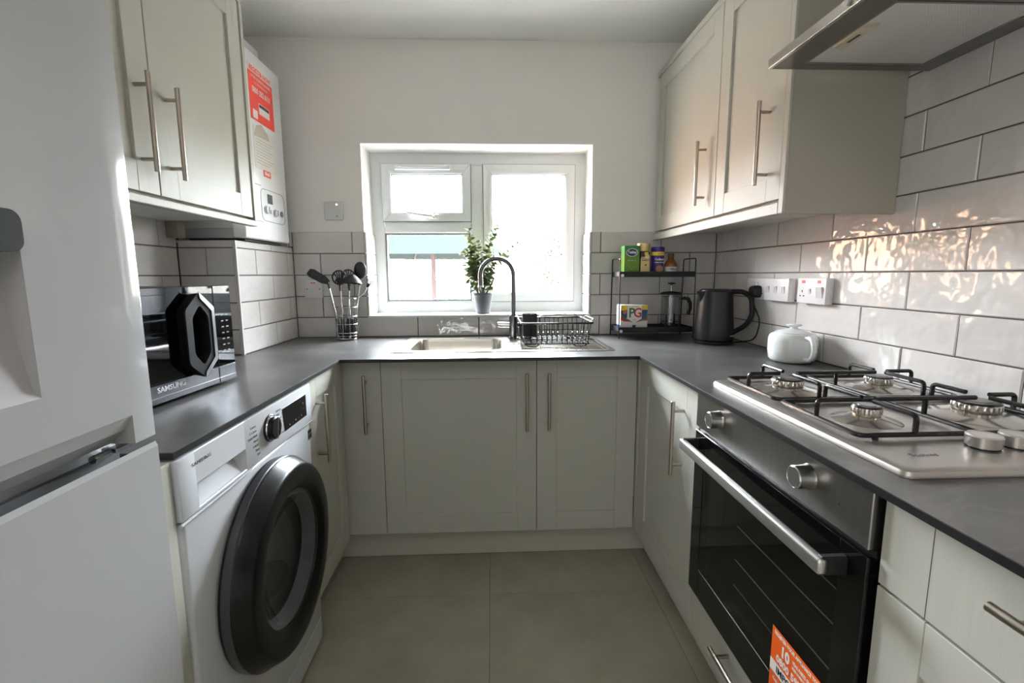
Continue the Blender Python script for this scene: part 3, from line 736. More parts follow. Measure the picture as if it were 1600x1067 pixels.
for r_ in range(7):
    for c_ in range(2):
        m = MB(MM); m.box(pv+.026+c_*.020, pv+.036+c_*.020, mz0+.085+r_*.0165, mz0+.088+r_*.0165, .0199, .0202); m.build('button', mat('button_silver', (120, 122, 126), .4), cp)
m = MB(MM); m.box(pv+.012, pv+.062, mz0+.060, mz0+.072, .0199, .0203); m.build('start_button', mat('window_black', (12, 12, 14), .05), cp)
mo.rotation_euler.z = math.radians(-4)
# handle: thick six-sided loop lying parallel to the door
hc, hz_ = .322, 1.032
def hexa(w_, h_, k): return [(hc-w_, hz_-h_+k), (hc, hz_-h_), (hc+w_, hz_-h_+k), (hc+w_, hz_+h_-k), (hc, hz_+h_), (hc-w_, hz_+h_-k)]
def hx(w_, h_, k, z, f=.010): return [tuple(p) for p in fillet([(a, b, z) for a, b in hexa(w_, h_, k)], f, 3, True)]
m = MB(MM); m.loft([hx(.050, .106, .040, .0203), hx(.054, .110, .042, .042), hx(.052, .108, .041, .045), hx(.030, .078, .032, .045), hx(.028, .076, .032, .042), hx(.028, .076, .032, .0203)], ringclose=True)
h_ = m.build('handle', mat('handle_black', (12, 12, 13), .7, spec=.2), dd)
o_ = [(hc, hz_-.110), (hc+.054, hz_-.068), (hc+.054, hz_+.068), (hc, hz_+.110)]; i_ = [(hc+.001, hz_-.094), (hc+.041, hz_-.060), (hc+.041, hz_+.060), (hc+.001, hz_+.094)]
m = MB(MM); m.loft([[(p[0], p[1], .0445) for p in o_]+[(p[0], p[1], .0445) for p in reversed(i_)], [(p[0], p[1], .0462) for p in o_]+[(p[0], p[1], .0475) for p in reversed(i_)]], cap0=True, cap1=False)
for p in range(3):
    m.loft([[(o_[p][0], o_[p][1], .0462), (o_[p+1][0], o_[p+1][1], .0462), (i_[p+1][0], i_[p+1][1], .0475), (i_[p][0], i_[p][1], .0475)], [(o_[p][0], o_[p][1], .0456), (o_[p+1][0], o_[p+1][1], .0456), (i_[p+1][0], i_[p+1][1], .0456), (i_[p][0], i_[p][1], .0456)]])
m.build('handle_bevel', mat('handle_graphite', (88, 88, 93), .3, .5), h_)
for a in (.04, MW-.04):
    m = MB(MM); m.cyl((a, ZC, -.03), (a, mz0+.002, -.03), .012, 14)
    m.build('foot', M_dark, mo)
m = MB(MM); m.cyl((.04, ZC, -.30), (.04, mz0+.002, -.30), .012, 14); m.build('foot', M_dark, mo)
m = MB(MM); m.cyl((MW-.04, ZC, -.30), (MW-.04, mz0+.002, -.30), .012, 14); m.build('foot', M_dark, mo)

# ------------------------------------------------------------------ oven
ov = thing('oven', (.83, -1.435, .285), 'built-in steel and black glass oven with orange sticker', 'oven')
OX = .560; Mo = F((OX+.020, -1.132, 0), (-1, 0, 0)); OW = .605
M_ovs = mat('oven_steel', (150, 148, 146), .3, 1, noise=(70, .06, (1, 1, .05)))
MB().box(OX+.0205, 1.08, -1.132-OW+.01, -1.142, .300, .830).build('oven_body', M_dark, ov)
m = MB(Mo); m.box(0, OW, .768, .860, 0, .022, .0015); m.build('control_panel', M_ovs, ov)
m = MB(Mo); m.box(-.002, OW+.002, .755, .768, 0, .010); m.build('vent_gap', M_dark, ov)
M_gl = mat('oven_door_black', (10, 10, 11), .06, spec=.55)
m = MB(Mo)
wz_0, wz_1, wu0, wu1 = .372, .700, .055, .550
m.box(0, wu0, .292, .757, 0, .022, .001); m.box(wu1, OW, .292, .757, 0, .022, .001)
m.box(wu0, wu1, .292, wz_0, 0, .022, .001); m.box(wu0, wu1, wz_1, .757, 0, .022, .001)
od = m.build('oven_door', M_gl, ov)
MB(Mo).box(wu0, wu1, wz_0, wz_1, .016, .021).build('door_glass', glassy('oven_glass', (.55, .56, .57), 1.2), od, smooth=0)
m = MB(Mo); m.box(wu0, wu1, wz_0, wz_1, -.012, -.0008); 
cav = mat('oven_enamel', (26, 27, 30), .4)
bk = MB(Mo); bk.box(wu0, wu1, wz_0-.0, wz_1, -.0006, .0006); bk.build('cavity', cav, ov)
for z in (.440, .505, .590, .655):
    MB(Mo).cyl((wu0+.16, z, .008), (wu1-.012, z, .008), .0014 if z > .45 else .0008, 6).build('shelf_rail', mat('rail_steel', (215, 214, 212), .4, .4), ov)
m = MB(Mo); m.tube([(wu0+.004, wz_0+.003, .0223), (wu1-.004, wz_0+.003, .0223)], .0007, 6); m.build('glass_edge', mat('pale_edge', (120, 122, 124), .3), od)
# handle
m = MB(Mo); m.box(.006, .572, .706, .734, .055, .072, .006, 3); oh = m.build('handle', mat('satin_handle', (206, 205, 203), .28, .9), od)
for a in (.008, .556):
    m = MB(Mo); m.box(a, a+.014, .704, .736, .020, .066, .003); m.build('handle_bracket', M_mdark, oh)
for i, u_ in enumerate((.128, .462)):
    m = MB(Mo @ T(u_, .822, .022)); m.lathe([(.0235, 0), (.0215, .005), (.0205, .026), (.0185, .028), (.0175, .0265), (.001, .0265)], n=36); kn = m.build('knob', mat('knob_steel', (188, 186, 183), .25, 1), ov)
    m = MB(Mo @ T(u_, .822, .0485)); m.lathe([(.0172, 0), (.0165, .0012), (.001, .0013)], n=32); m.build('knob_cap', mat('knob_cap', (128, 127, 126), .35, .8), kn)
text('symbol', '.', .02, ov, dkp, Mo @ T(.54, .815, .0224))
# sticker
og = mat('sticker_orange', (233, 96, 24), .45)
s0, s1, sz0, sz1 = .398, .560, .350, .482
m = MB(Mo); m.prism([(s0, sz0), (s1, sz0), (s1, sz1), (s0, sz1)], .0223, .0229); sk_ = m.build('sticker', og, od)
m = MB(Mo); m.prism([(s0, .388), (s1, .388), (s1, .412), (s0, .412)], .0229, .0232); m.build('white_band', whp, od)
OM = lambda a, b: Mo @ T(a, b, .0233)
text('lettering', 'IMPORTANT SAFETY', .020, od, mat('navy_print', (40, 48, 66), .5), OM(s0+.020, .4000) , .95, 'LEFT', bold=.0005)
text('lettering', 'REGISTER YOUR APPLIANCE TODAY', .0105, od, whp, OM(s0+.008, .473), .82, 'LEFT', .0003)
text('lettering', '10', .030, od, whp, OM(s0+.030, .449), .9, 'LEFT', .0012)
text('lettering', 'YEAR PARTS GUARANTEE', .0095, od, whp, OM(s0+.066, .455), .72, 'LEFT', .0003)
text('lettering', 'FREE WHEN YOU REGISTER', .0075, od, whp, OM(s0+.066, .444), .75, 'LEFT', .0002)
text('lettering', '0800 597 8548', .021, od, whp, OM(s0+.018, .4245), .95, 'LEFT', .0006)
text('lettering', 'Register online or call us', .0085, od, whp, OM(s0+.012, .376), .9, 'LEFT')

# ------------------------------------------------------------------ hob
hb = thing('gas_hob', (.85, -1.42, ZC), 'stainless steel four burner gas hob set into the worktop', 'hob')
hx0, hx1, hy1, hy0 = .606, 1.092, -1.108, -1.735
M_hob = mat('hob_steel', (186, 181, 175), .36, .85, noise=(50, .03, (1, .05, 1)))
m = MB(); oc = rrect(hx1-hx0, hy1-hy0, .014, 5, (hx0+hx1)/2, (hy0+hy1)/2)
def sh(d, z):
    return [(a, b, z) for a, b in rrect(hx1-hx0-2*d, hy1-hy0-2*d, .014, 5, (hx0+hx1)/2, (hy0+hy1)/2)]
m.loft([sh(0, ZC+.0005), sh(0, ZC+.004), sh(.003, ZC+.0095), sh(.010, ZC+.012), sh(.020, ZC+.0115)])
m.build('hob_plate', M_hob, hb)
HZ = ZC+.012
M_burn = mat('burner_metal', (206, 200, 192), .25, 1); M_cap = mat('burner_cap', (70, 68, 66), .3, .6)
burners = [(.740, -1.235, .036), (.742, -1.487, .026), (.985, -1.225, .031), (.990, -1.468, .040)]
for bxx, byy, br in burners:
    m = MB(FZ((bxx, byy, HZ))); m.lathe([(br*2.35, -.0008), (br*2.25, .0012), (br*1.25, .0085), (br*1.02, .0115)], n=40); dish = m.build('burner_dish', mat('dish_steel', (190, 185, 179), .2, .85), hb)
    m = MB(FZ((bxx, byy, HZ+.010))); n = 48; lo = []
    def gear(r, z, dpt=.0016): return [((r-(dpt if i % 4 < 1 else 0))*math.cos(2*PI*i/96), (r-(dpt if i % 4 < 1 else 0))*math.sin(2*PI*i/96), z) for i in range(96)]
    m.loft([gear(br*.86, 0, 0), gear(br*.90, .003, 0), gear(br, .004), gear(br, .0150), gear(br*.96, .0165, 0)]); m.build('burner_ring', M_burn, dish)
    m = MB(FZ((bxx, byy, HZ+.0265))); m.lathe([(br*.92, 0), (br*.97, .0015), (br*.90, .004), (br*.7, .0046), (br*.62, .0040), (br*.60, .0050), (.001, .0052)], n=40); m.build('burner_cap', M_cap, dish)
    m = MB(FZ((bxx-br-.004, byy-br*.5, HZ+.003))); m.cyl((0, 0, 0), (0, 0, .012), .0014, 8); m.build('spark_plug', mat('brass', (190, 150, 80), .3, 1), dish)
for i, kx in enumerate((.818, .877, .936, .995)):
    m = MB(FZ((kx, -1.645, HZ-.0005))); m.lathe([(.0205, 0), (.0205, .003), (.0235, .004), (.0245, .021), (.0225, .0235), (.0215, .0225), (.001, .0225)], n=40); kk = m.build('hob_knob', mat('hob_knob_steel', (205, 200, 196), .28, .9), hb)
    m = MB(FZ((kx, -1.645, HZ-.0003))); m.lathe([(.0225, 0), (.0225, .0022)], n=32); m.build('knob_skirt', M_dark, kk)
text('maker_print', 'Stoves', .016, hb, mat('grey_print', (120, 122, 126), .6), FZ((.690, -1.672, HZ+.0002), -.0), 1.1)
# pan supports: rods
RG = .0047
def pan_support(label, ya, yb, bs):
    """ya = far rail, yb = near rail"""
    t = thing('pan_support', (.85, (ya+yb)/2, HZ), label, 'pan support', 'black pan supports on the hob')
    xa, xb = .640, 1.070; zb = HZ+RG+.003; zt = HZ+.042
    m = MB(); m.tube(fillet([(xa, ya, zb), (xb, ya, zb), (xb, yb, zb), (xa, yb, zb)], .016, 4, True), RG, 10, True); fm = m.build('base_frame', M_enamel, t)
    for (xx, yy) in ((xa+.03, ya), (xb-.03, ya), (xa+.03, yb), (xb-.03, yb)):
        MB().cyl((xx, yy, HZ-.0004), (xx, yy, zb), .005, 10).build('rubber_foot', M_dark, t)
    def finger(p, q):
        d = (Vector(q)-Vector(p)).normalized()
        m = MB(); m.tube(fillet([(p[0], p[1], zb), (p[0], p[1], zt), (q[0], q[1], zt)], .010, 5), RG, 10); m.build('finger', M_enamel, t)
    for bxx, byy, br in bs:
        g = br*.62
        finger((bxx, ya), (bxx, byy+g)); finger((bxx, yb), (bxx, byy-g))
    (b1, b2) = bs
    finger((xa, b1[1]), (b1[0]-b1[2]*.62, b1[1])); finger((xb, b2[1]), (b2[0]+b2[2]*.62, b2[1]))
    mxx = (b1[0]+b1[2]*.62+b2[0]-b2[2]*.62)/2
    m = MB(); m.tube([(mxx, ya, zb), (mxx, yb, zb)], RG, 10); m.build('cross_rod', M_enamel, t)
    yy = b1[1]
    m = MB(); m.tube([(b1[0]+b1[2]*.62, yy, zt), (b2[0]-b2[2]*.62, yy, zt)], RG, 10); m.tube([(mxx, yy, zb), (mxx, yy, zt)], RG, 10); m.build('bridge', M_enamel, t)
pan_support('black wire pan support over the two burners nearest the window', -1.124, -1.352, (burners[0], burners[2]))
pan_support('black wire pan support over the two burners nearest the hob knobs', -1.368, -1.598, (burners[1], burners[3]))

# ------------------------------------------------------------------ cooker hood
hd = thing('cooker_hood', (.91, -1.42, 1.69), 'steel cooker hood with mesh grease filters above the hob', 'cooker hood')
qx0, qx1, qy1, qy0, qz = .700, XR-.002, -1.122, -1.725, 1.690
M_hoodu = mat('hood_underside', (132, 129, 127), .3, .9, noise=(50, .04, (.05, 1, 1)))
m = MB(); fx0, fx1, fy_1, fy_0 = .772, 1.078, -1.150, -1.700
m.box(qx0+.001, fx0, qy0, qy1, qz, qz+.006); m.box(fx1, qx1, qy0, qy1, qz, qz+.006); m.box(fx0, fx1, fy_1, qy1, qz, qz+.006); m.box(fx0, fx1, qy0, fy_0, qz, qz+.006)
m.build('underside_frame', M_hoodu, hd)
m = MB(); m.box(qx0, qx0+.010, qy0, qy1+.0005, qz-.0005, qz+.022, .001); m.build('front_lip', mat('lip_steel', (205, 198, 190), .22, 1), hd)
MB().loft([[(qx0+.008, qy0, qz+.020), (qx0+.008, qy1, qz+.020), (qx1, qy1, qz+.020), (qx1, qy0, qz+.020)], [(.92, -1.57, 1.724), (.92, -1.27, 1.724), (qx1, -1.27, 1.724), (qx1, -1.57, 1.724)]]).build('canopy', M_steel, hd)
MB().box(.931, qx1, -1.558, -1.282, 1.7245, 2.258).build('chimney', M_steel, hd)
MB().box(qx0+.012, qx1-.001, qy0+.001, qy1-.001, qz+.0065, qz+.0198).build('side_panel', M_steel, hd)

def filt_mat():
    m = bpy.data.materials.new('filter_mesh'); m.use_nodes = True; nt = m.node_tree; b = nt.nodes['Principled BSDF']; L = nt.links
    tc = nt.nodes.new('ShaderNodeTexCoord'); mp = nt.nodes.new('ShaderNodeMapping'); mp.inputs['Rotation'].default_value = (0, 0, PI/4)
    L.new(tc.outputs['Object'], mp.inputs[0])
    v = nt.nodes.new('ShaderNodeTexVoronoi'); v.inputs['Scale'].default_value = 230; v.inputs['Randomness'].default_value = 0
    L.new(mp.outputs[0], v.inputs['Vector'])
    r = nt.nodes.new('ShaderNodeValToRGB'); r.color_ramp.elements[0].position = .2; r.color_ramp.elements[1].position = .4
    r.color_ramp.elements[0].color = (*s2l((150, 150, 150)), 1); r.color_ramp.elements[1].color = (*s2l((232, 232, 232)), 1)
    L.new(v.outputs['Distance'], r.inputs[0]); L.new(r.outputs[0], b.inputs['Base Color'])
    b.inputs['Metallic'].default_value = .6; b.inputs['Roughness'].default_value = .38
    return m
M_filt = filt_mat()
for k, (a, b) in enumerate(((-1.424, -1.151), (-1.699, -1.428))):
    m = MB(); z_ = qz+.001
    m.box(fx0, fx1, a, b, z_+.002, z_+.005); ft = m.build('grease_filter', M_filt, hd)
    m = MB(); m.box(fx0+.0003, fx0+.006, a, b, z_-.0005, z_+.002); m.box(fx1-.006, fx1-.0003, a, b, z_-.0005, z_+.002); m.box(fx0+.006, fx1-.006, a, a+.006, z_-.0005, z_+.002); m.box(fx0+.006, fx1-.006, b-.006, b, z_-.0005, z_+.002)
    m.build('filter_edge', mat('filter_edge', (150, 150, 148), .3, .8), ft)
    c = (a+b)/2
    m = MB(); m.prism([(fx0+.010, c-.045), (fx0+.036, c-.055), (fx0+.036, c+.055), (fx0+.010, c+.045)], z_-.004, z_+.0018); lt = m.build('filter_latch', mat('latch_beige', (190, 182, 160), .4), ft)
    m = MB(); m.box(fx0+.020, fx0+.026, c-.018, c+.018, z_-.0046, z_-.0038); m.build('latch_slot', M_dark, ft)
for k in range(3):
    m = MB(); m.cyl((qx0+.0005, -1.395-.022*k, qz+.0115), (qx0-.006, -1.395-.022*k, qz+.0115), .0065, 14, bev=.001); m.build('button', M_fgrey, hd)

# ------------------------------------------------------------------ wall electrics
M_sock = mat('socket_white', (222, 219, 219), .3)
def plate(name, Mp, w_, h_, d, label, group=None):
    t = thing(name, Mp.translation, label, 'socket' if 'socket' in name else 'switch')
    m = MB(Mp); m.box(-w_/2, w_/2, -h_/2, h_/2, .0005, d, .003, 2); p = m.build('face_plate', M_sock, t)
    return t, p
def pins(Mp, parent, x, y, s=1):
    m = MB(Mp); m.box(x-.002, x+.002, y+.004, y+.012, 0, .0006); m.box(x-.013, x-.006, y-.010, y-.006, 0, .0006); m.box(x+.006, x+.013, y-.010, y-.006, 0, .0006)
    m.build('socket_holes', mat('socket_dark', (70, 66, 66), .6), parent)
def rocker(Mp, parent, x, y, w_=.010, h_=.018, d=.004, red_=False):
    m = MB(Mp); m.loft([[(x-w_/2, y-h_/2, 0), (x+w_/2, y-h_/2, 0), (x+w_/2, y+h_/2, 0), (x-w_/2, y+h_/2, 0)], [(x-w_/2, y-h_/2, d*.2), (x+w_/2, y-h_/2, d*.2), (x+w_/2, y+h_/2, d), (x-w_/2, y+h_/2, d)]])
    m.build('rocker', mat('rocker_white', (205, 202, 203), .3), parent)
redl = mat('red_neon', (232, 92, 74), .4)
# right wall: kettle socket, triple switch, cooker switch
Mp = F((XR, -.405, 1.118), (-1, 0, 0))
t, p = plate('double_socket', Mp, .146, .086, .012, 'white double wall socket behind the kettle handle', None)
Mq = Mp @ T(0, 0, .012)
pins(Mq, p, .040, -.012); pins(Mq, p, -.040, -.012); rocker(Mq, p, .013, .018); rocker(Mq, p, -.013, .018)
Mp = F((XR, -.573, 1.118), (-1, 0, 0))
t, p = plate('triple_switch', Mp, .156, .086, .028, 'white wall switch plate with three rockers left of the cooker switch')
for a in (-.05, 0, .05):
    rocker(Mp @ T(0, 0, .028), p, a, 0, .011, .026)
    m = MB(Mp @ T(0, 0, .028)); m.box(a-.013, a-.0115, -.012, .012, 0, .0004); m.build('print_mark', mat('grey_print', (120, 122, 126), .6), p)
Mp = F((XR, -.776, 1.120), (-1, 0, 0))
t, p = plate('cooker_switch_socket', Mp, .147, .088, .028, 'white cooker switch and socket with two red neons by the hob')
t['category'] = 'switch'
Mq = Mp @ T(0, 0, .028)
pins(Mq, p, -.045, -.010); rocker(Mq, p, -.005, -.002, .009, .018); rocker(Mq, p, .045, -.004, .030, .036, .007)
for a in (-.040, .040):
    m = MB(Mq); m.box(a-.009, a+.009, .026, .036, 0, .0010, .0003); m.build('neon', redl, p)
# left: fused spur behind the utensils
Mp = F((-.868, 0, 1.116), (0, -1, 0))
t, p = plate('cooker_outlet', Mp, .086, .086, .012, 'white square wall outlet behind the utensil pot, red neon marks at top')
t['category'] = 'socket'; Mq = Mp @ T(0, 0, .012)
for a in (-.030, .030):
    m = MB(Mq @ T(a, 0, 0)); m.lathe([(.003, 0), (.0028, .001), (.001, .0012)], n=10); m.build('screw', mat('socket_dark', (70, 66, 66), .6), p)
for a in (-.006, .006):
    m = MB(Mq); m.box(a-.0045, a+.0045, .027, .034, 0, .0008, .0003); m.build('neon', redl, p)
# thermostat receiver
Mp = F((-.752, TT, 1.487), (0, -1, 0))
t = thing('thermostat', (-.752, TT, 1.487), 'small square white heating control with a lit dot on the painted wall', 'thermostat')
m = MB(Mp); m.box(-.042, .042, -.043, .043, .0005, .024, .005, 3); m.build('case', mat('thermostat_white', (206, 206, 206), .35), t)
m = MB(Mp @ T(.018, .028, .024)); m.lathe([(.004, 0), (.0035, .0008), (.001, .001)], n=14); m.build('indicator_light', mat('led_white', (255, 255, 255), .4, emit=((255, 255, 255), 3)), t)
m = MB(Mp @ T(.018, -.026, .024)); m.lathe([(.005, 0), (.0045, .001), (.001, .001)], n=14); m.build('button', mat('panel_line', (150, 152, 155), .5), t)

# ------------------------------------------------------------------ dish rack
dk = thing('dish_rack', (.26, -.29, ZC+.003), 'black wire dish drainer standing on the sink drainer', 'dish rack')
rx0, rx1, ry0, ry1, rzb, rzt = .118, .418, -.435, -.15, ZC+.016, ZC+.103
W1, W2 = .0026, .0017
m = MB(); m.tube(fillet([(rx0, ry0, rzt), (rx1, ry0, rzt), (rx1, ry1, rzt), (rx0, ry1, rzt)], .02, 4, True), .0042, 8, True); m.build('top_rim', M_enamel, dk)
m = MB(); m.tube(fillet([(rx0+.01, ry0+.006, rzb+.03), (rx1-.01, ry0+.006, rzb+.03), (rx1-.01, ry1-.006, rzb+.03), (rx0+.01, ry1-.006, rzb+.03)], .02, 4, True), W2, 6, True)
m.tube(fillet([(rx0+.012, ry0+.01, rzb), (rx1-.012, ry0+.01, rzb), (rx1-.012, ry1-.01, rzb), (rx0+.012, ry1-.01, rzb)], .02, 4, True), W1, 6, True)
m.build('lower_rims', M_enamel, dk)
for i in range(13):
    x = rx0+.02+i*(rx1-rx0-.04)/12
    m = MB(); m.tube(fillet([(x, ry0, rzt), (x, ry0+.010, rzb), (x, ry1-.010, rzb), (x, ry1, rzt)], .008, 2), W2, 6); m.build('wire', M_enamel, dk)
for i in range(4):
    y = ry0+.05+i*(ry1-ry0-.10)/3
    m = MB(); m.tube(fillet([(rx0, y, rzt), (rx0+.012, y, rzb-.001), (rx1-.012, y, rzb-.001), (rx1, y, rzt)], .008, 2), W2, 6); m.build('cross_wire', M_enamel, dk)
for i in range(11):
    x = rx0+.075+i*.021
    m = MB(); m.tube(fillet([(x, -.36, rzb), (x+.004, -.36, rzb+.042), (x+.004, -.345, rzb+.042), (x, -.345, rzb)], .006, 2), W2*.9, 6); m.build('plate_prong', mat('prong_steel', (150, 150, 152), .25, .9), dk)
for (x, y) in ((rx0+.03, ry0+.01), (rx1-.07, ry0+.01), (rx0+.03, ry1-.01), (rx1-.07, ry1-.01)):
    m = MB(); m.tube(fillet([(x-.012, y, rzb), (x, y, ZC+.003+W1+.0005), (x+.034, y, ZC+.003+W1+.0005), (x+.046, y, rzb)], .005, 2), W1, 6); m.build('foot', M_enamel, dk)
m = MB(); m.tube(fillet([(rx0+.10, ry1, rzt), (rx0+.11, ry1+.005, rzt+.010), (rx1-.03, ry1+.005, rzt+.018), (rx1-.015, ry1, rzt)], .01, 3), W2, 6); m.build('side_loop', M_enamel, dk)
m = MB(); m.tube(fillet([(rx1, ry0+.06, rzt), (rx1+.012, ry0+.06, rzt+.012), (rx1+.012, ry1-.06, rzt+.012), (rx1, ry1-.06, rzt)], .01, 3), W2, 6); m.build('side_loop', M_enamel, dk)
cx, cy = rx0+.052, ry1-.055
m = MB(); m.loft([[(cx-.030, cy-.028, ZC+.022), (cx+.030, cy-.028, ZC+.022), (cx+.030, cy+.028, ZC+.022), (cx-.030, cy+.028, ZC+.022)], [(cx-.034, cy-.031, ZC+.128), (cx+.034, cy-.031, ZC+.128), (cx+.034, cy+.031, ZC+.128), (cx-.034, cy+.031, ZC+.128)],
                  [(cx-.031, cy-.028, ZC+.128), (cx+.031, cy-.028, ZC+.128), (cx+.031, cy+.028, ZC+.128), (cx-.031, cy+.028, ZC+.128)], [(cx-.028, cy-.025, ZC+.026), (cx+.028, cy-.025, ZC+.026), (cx+.028, cy+.025, ZC+.026), (cx-.028, cy+.025, ZC+.026)]])
m.build('cutlery_cup', M_mdark, dk)

# ------------------------------------------------------------------ potted plant
px_, py_, pz_ = -.046, .062, wz0+.001
pp = thing('potted_plant', (px_, py_, pz_), 'eucalyptus plant in a small grey pot on the window sill', 'plant')
m = MB(FZ((px_, py_, pz_))); m.lathe([(.034, 0), (.049, .094), (.051, .095), (.051, .104), (.047, .104), (.044, .085), (.002, .084)], n=36); m.build('pot', mat('pot_grey', (92, 94, 99), .5), pp)
m = MB(FZ((px_, py_, pz_+.084))); m.lathe([(.044, 0), (.043, .004), (.001, .006)], n=20); m.build('soil', mat('soil_dark', (60, 50, 42), .9, noise=(80, .3)), pp)
M_leafs = [mat('leaf_green', (100, 116, 62), .6, vary=.25), mat('leaf_grey_green', (92, 108, 84), .6, vary=.25), mat('leaf_yellow_green', (140, 146, 84), .55, vary=.2)]
leafme = []
for k in range(3):
    b = bmesh.new(); n = 10
    vs = [b.verts.new((0, 0, 0))]; r_ = (.0125, .0105, .0135)[k]
    for i in range(n):
        a = 2*PI*i/n; x = r_*(1+math.cos(a))*1.0; y = r_*.88*math.sin(a); vs.append(b.verts.new((x, y, .10*(y*y)/r_+.0015*math.sin(a*2))))
    c_ = b.verts.new((r_, 0, -.0012))
    for i in range(n): b.faces.new((c_, vs[1+i], vs[1+(i+1) % n]))
    b.verts.remove(vs[0])
    me = bpy.data.meshes.new('leaf'); b.to_mesh(me); b.free(); me.materials.append(M_leafs[k])
    me.polygons.foreach_set('use_smooth', [True]*len(me.polygons)); leafme.append(me)
M_stem = mat('stem_green', (112, 118, 84), .6)
base = Vector((px_, py_, pz_+.088)); rnd = random.Random(3)
stems = [[(-.06, -.01, .14), (-.068, .0, .330)], [(-.075, .015, .13), (-.062, .018, .285)], [(-.085, -.03, .12), (-.082, -.025, .225)], [(.0, .01, .18), (.03, .01, .26), (.075, .02, .350)],
         [(.01, -.01, .16), (.085, -.012, .20), (.172, -.02, .262)], [(.02, -.02, .12), (.095, -.03, .175)], [(-.02, .02, .14), (-.022, .02, .27)], [(.03, .01, .07), (.085, .0, .120)], [(-.075, -.01, .05), (-.080, -.02, .125)], [(.0, -.02, .12), (.012, -.025, .225)],
         [(-.03, -.02, .15), (-.048, -.03, .255)], [(-.05, .02, .10), (-.055, .03, .19)], [(.02, .02, .12), (.045, .03, .215)], [(.01, -.03, .06), (.035, -.04, .105)]]
for si, sp in enumerate(stems):
    ctrl = [Vector((0, 0, 0))]+[Vector(p) for p in sp]
    pts = []
    N = 16
    for i in range(N+1):
        t = i/N
        cc = ctrl[:]
        while len(cc) > 1: cc = [cc[j].lerp(cc[j+1], t) for j in range(len(cc)-1)]
        pts.append(base+cc[0]+Vector((rnd.uniform(-.004, .004)*(1-t), 0, 0)) if False else base+cc[0])
    st_ = MB().tube(pts, [.0018*(1-i/(N+4))+.0005 for i in range(N+1)], 6).build('stem', M_stem, pp)
    L_ = sum((pts[i+1]-pts[i]).length for i in range(N))
    nn = max(5, int(L_*.8/.0165)); off = ORIG[st_.name]
    for k in range(nn):
        t = .30+.70*k/(nn-1) if nn > 1 else 1
        f_ = t*N; i = min(int(f_), N-1); p = pts[i].lerp(pts[i+1], f_-i); d = (pts[i+1]-pts[i]).normalized()
        for sd_ in (0, 1):
            ang = k*1.45+sd_*PI+rnd.uniform(-.4, .4)
            ref = d.cross(Vector((0, 1, 0))).normalized(); q = Matrix.Rotation(ang, 3, d) @ ref
            xax = (q+d*.45).normalized(); zax = (d-q*.45).normalized(); zax = (zax-xax*zax.dot(xax)).normalized(); yax = zax.cross(xax)
            s_ = (1.95-.95*t)*rnd.uniform(.85, 1.15)
            M_ = Matrix((xax, yax, zax)).transposed().to_4x4() @ Matrix.Rotation(rnd.uniform(-.5, .5), 4, 'X') @ Matrix.Scale(s_, 4)
            ob = bpy.data.objects.new('leaf', leafme[rnd.choice((0, 0, 1, 1, 2))]); C.objects.link(ob); ob.parent = st_
            M_.translation = p-off; ob.matrix_local = M_
for a, b in (((-.020, -.02, -.006), (-.034, -.015, .055)), ((.004, -.02, -.006), (.055, -.012, .080))):
    m = MB(); m.tube([base+Vector(a), base+Vector(b)], .0042, 8); m.build('cut_branch', mat('bark_brown', (88, 78, 70), .8), pp)

# ------------------------------------------------------------------ utensil pot and utensils
ux, uy, ur = -.694, -.085, .050
up = thing('utensil_holder', (ux, uy, ZC), 'chrome wire utensil holder near the left end of the sill', 'utensil holder')
def circ(z, r=ur, n=32): return [(ux+r*math.cos(2*PI*i/n), uy+r*math.sin(2*PI*i/n), z) for i in range(n)]
for z, r in ((ZC+.006, .0028), (ZC+.020, .0016), (ZC+.034, .0028), (ZC+.075, .0018), (ZC+.112, .0018), (ZC+.155, .0018)):
    m = MB(); m.tube(circ(z), r, 6, True); m.build('hoop', M_chrome, up)
for i in range(10):
    a = 2*PI*i/10+.25; x, y = ux+ur*math.cos(a), uy+ur*math.sin(a)
    zt_ = ZC+(.195 if i in (8, 9, 0, 1) else .156)
    m = MB(); m.tube([(x, y, ZC+.003), (x, y, zt_)], .0016, 6); m.build('upright', M_chrome, up)
a0, a1 = 2*PI*8/10+.25, 2*PI*11/10+.25
m = MB(); m.tube([(ux+ur*math.cos(a0+(a1-a0)*i/12), uy+ur*math.sin(a0+(a1-a0)*i/12), ZC+.195) for i in range(13)], .002, 6); m.build('raised_hoop', M_chrome, up)
m = MB(FZ((ux, uy, ZC+.001))); m.lathe([(.047, 0), (.048, .003), (.047, .004)], n=32); m.build('base_plate', M_chrome, up)
M_ut = mat('utensil_black', (34, 35, 38), .42); M_shaft = mat('shaft_steel', (188, 188, 190), .25, 1)
def utensil(name, label, foot, top, head, grip=.095):
    """foot, top: offsets from the pot centre; head(m_parent, point, dir)"""
    f_ = Vector((ux+foot[0], uy+foot[1], ZC+.008)); t_ = Vector((ux+top[0], uy+top[1], top[2]))
    d = (t_-f_).normalized()
    r = thing(name, f_, label, 'utensil')
    g1 = f_+d*grip
    m = MB(); m.tube([f_, f_+d*.015, f_+d*grip*.6, g1], [.006, .0095, .0095, .0065], 10); m.build('grip', M_ut, r)
    m = MB(); m.tube([g1, f_+d*((t_-f_).length-.022)], .0034, 8); m.build('shaft', M_shaft, r)
    m = MB(); m.tube([f_+d*((t_-f_).length-.030), t_], .0050, 8); m.build('neck', M_ut, r)
    head(r, t_, d)
    return r
def basis(p, d, face=(0, -1, 0)):
    d = d.normalized(); n = Vector(face); n = (n-d*n.dot(d)).normalized(); u = d.cross(n)
    M = Matrix((u, d, n)).transposed().to_4x4(); M.translation = p; return M
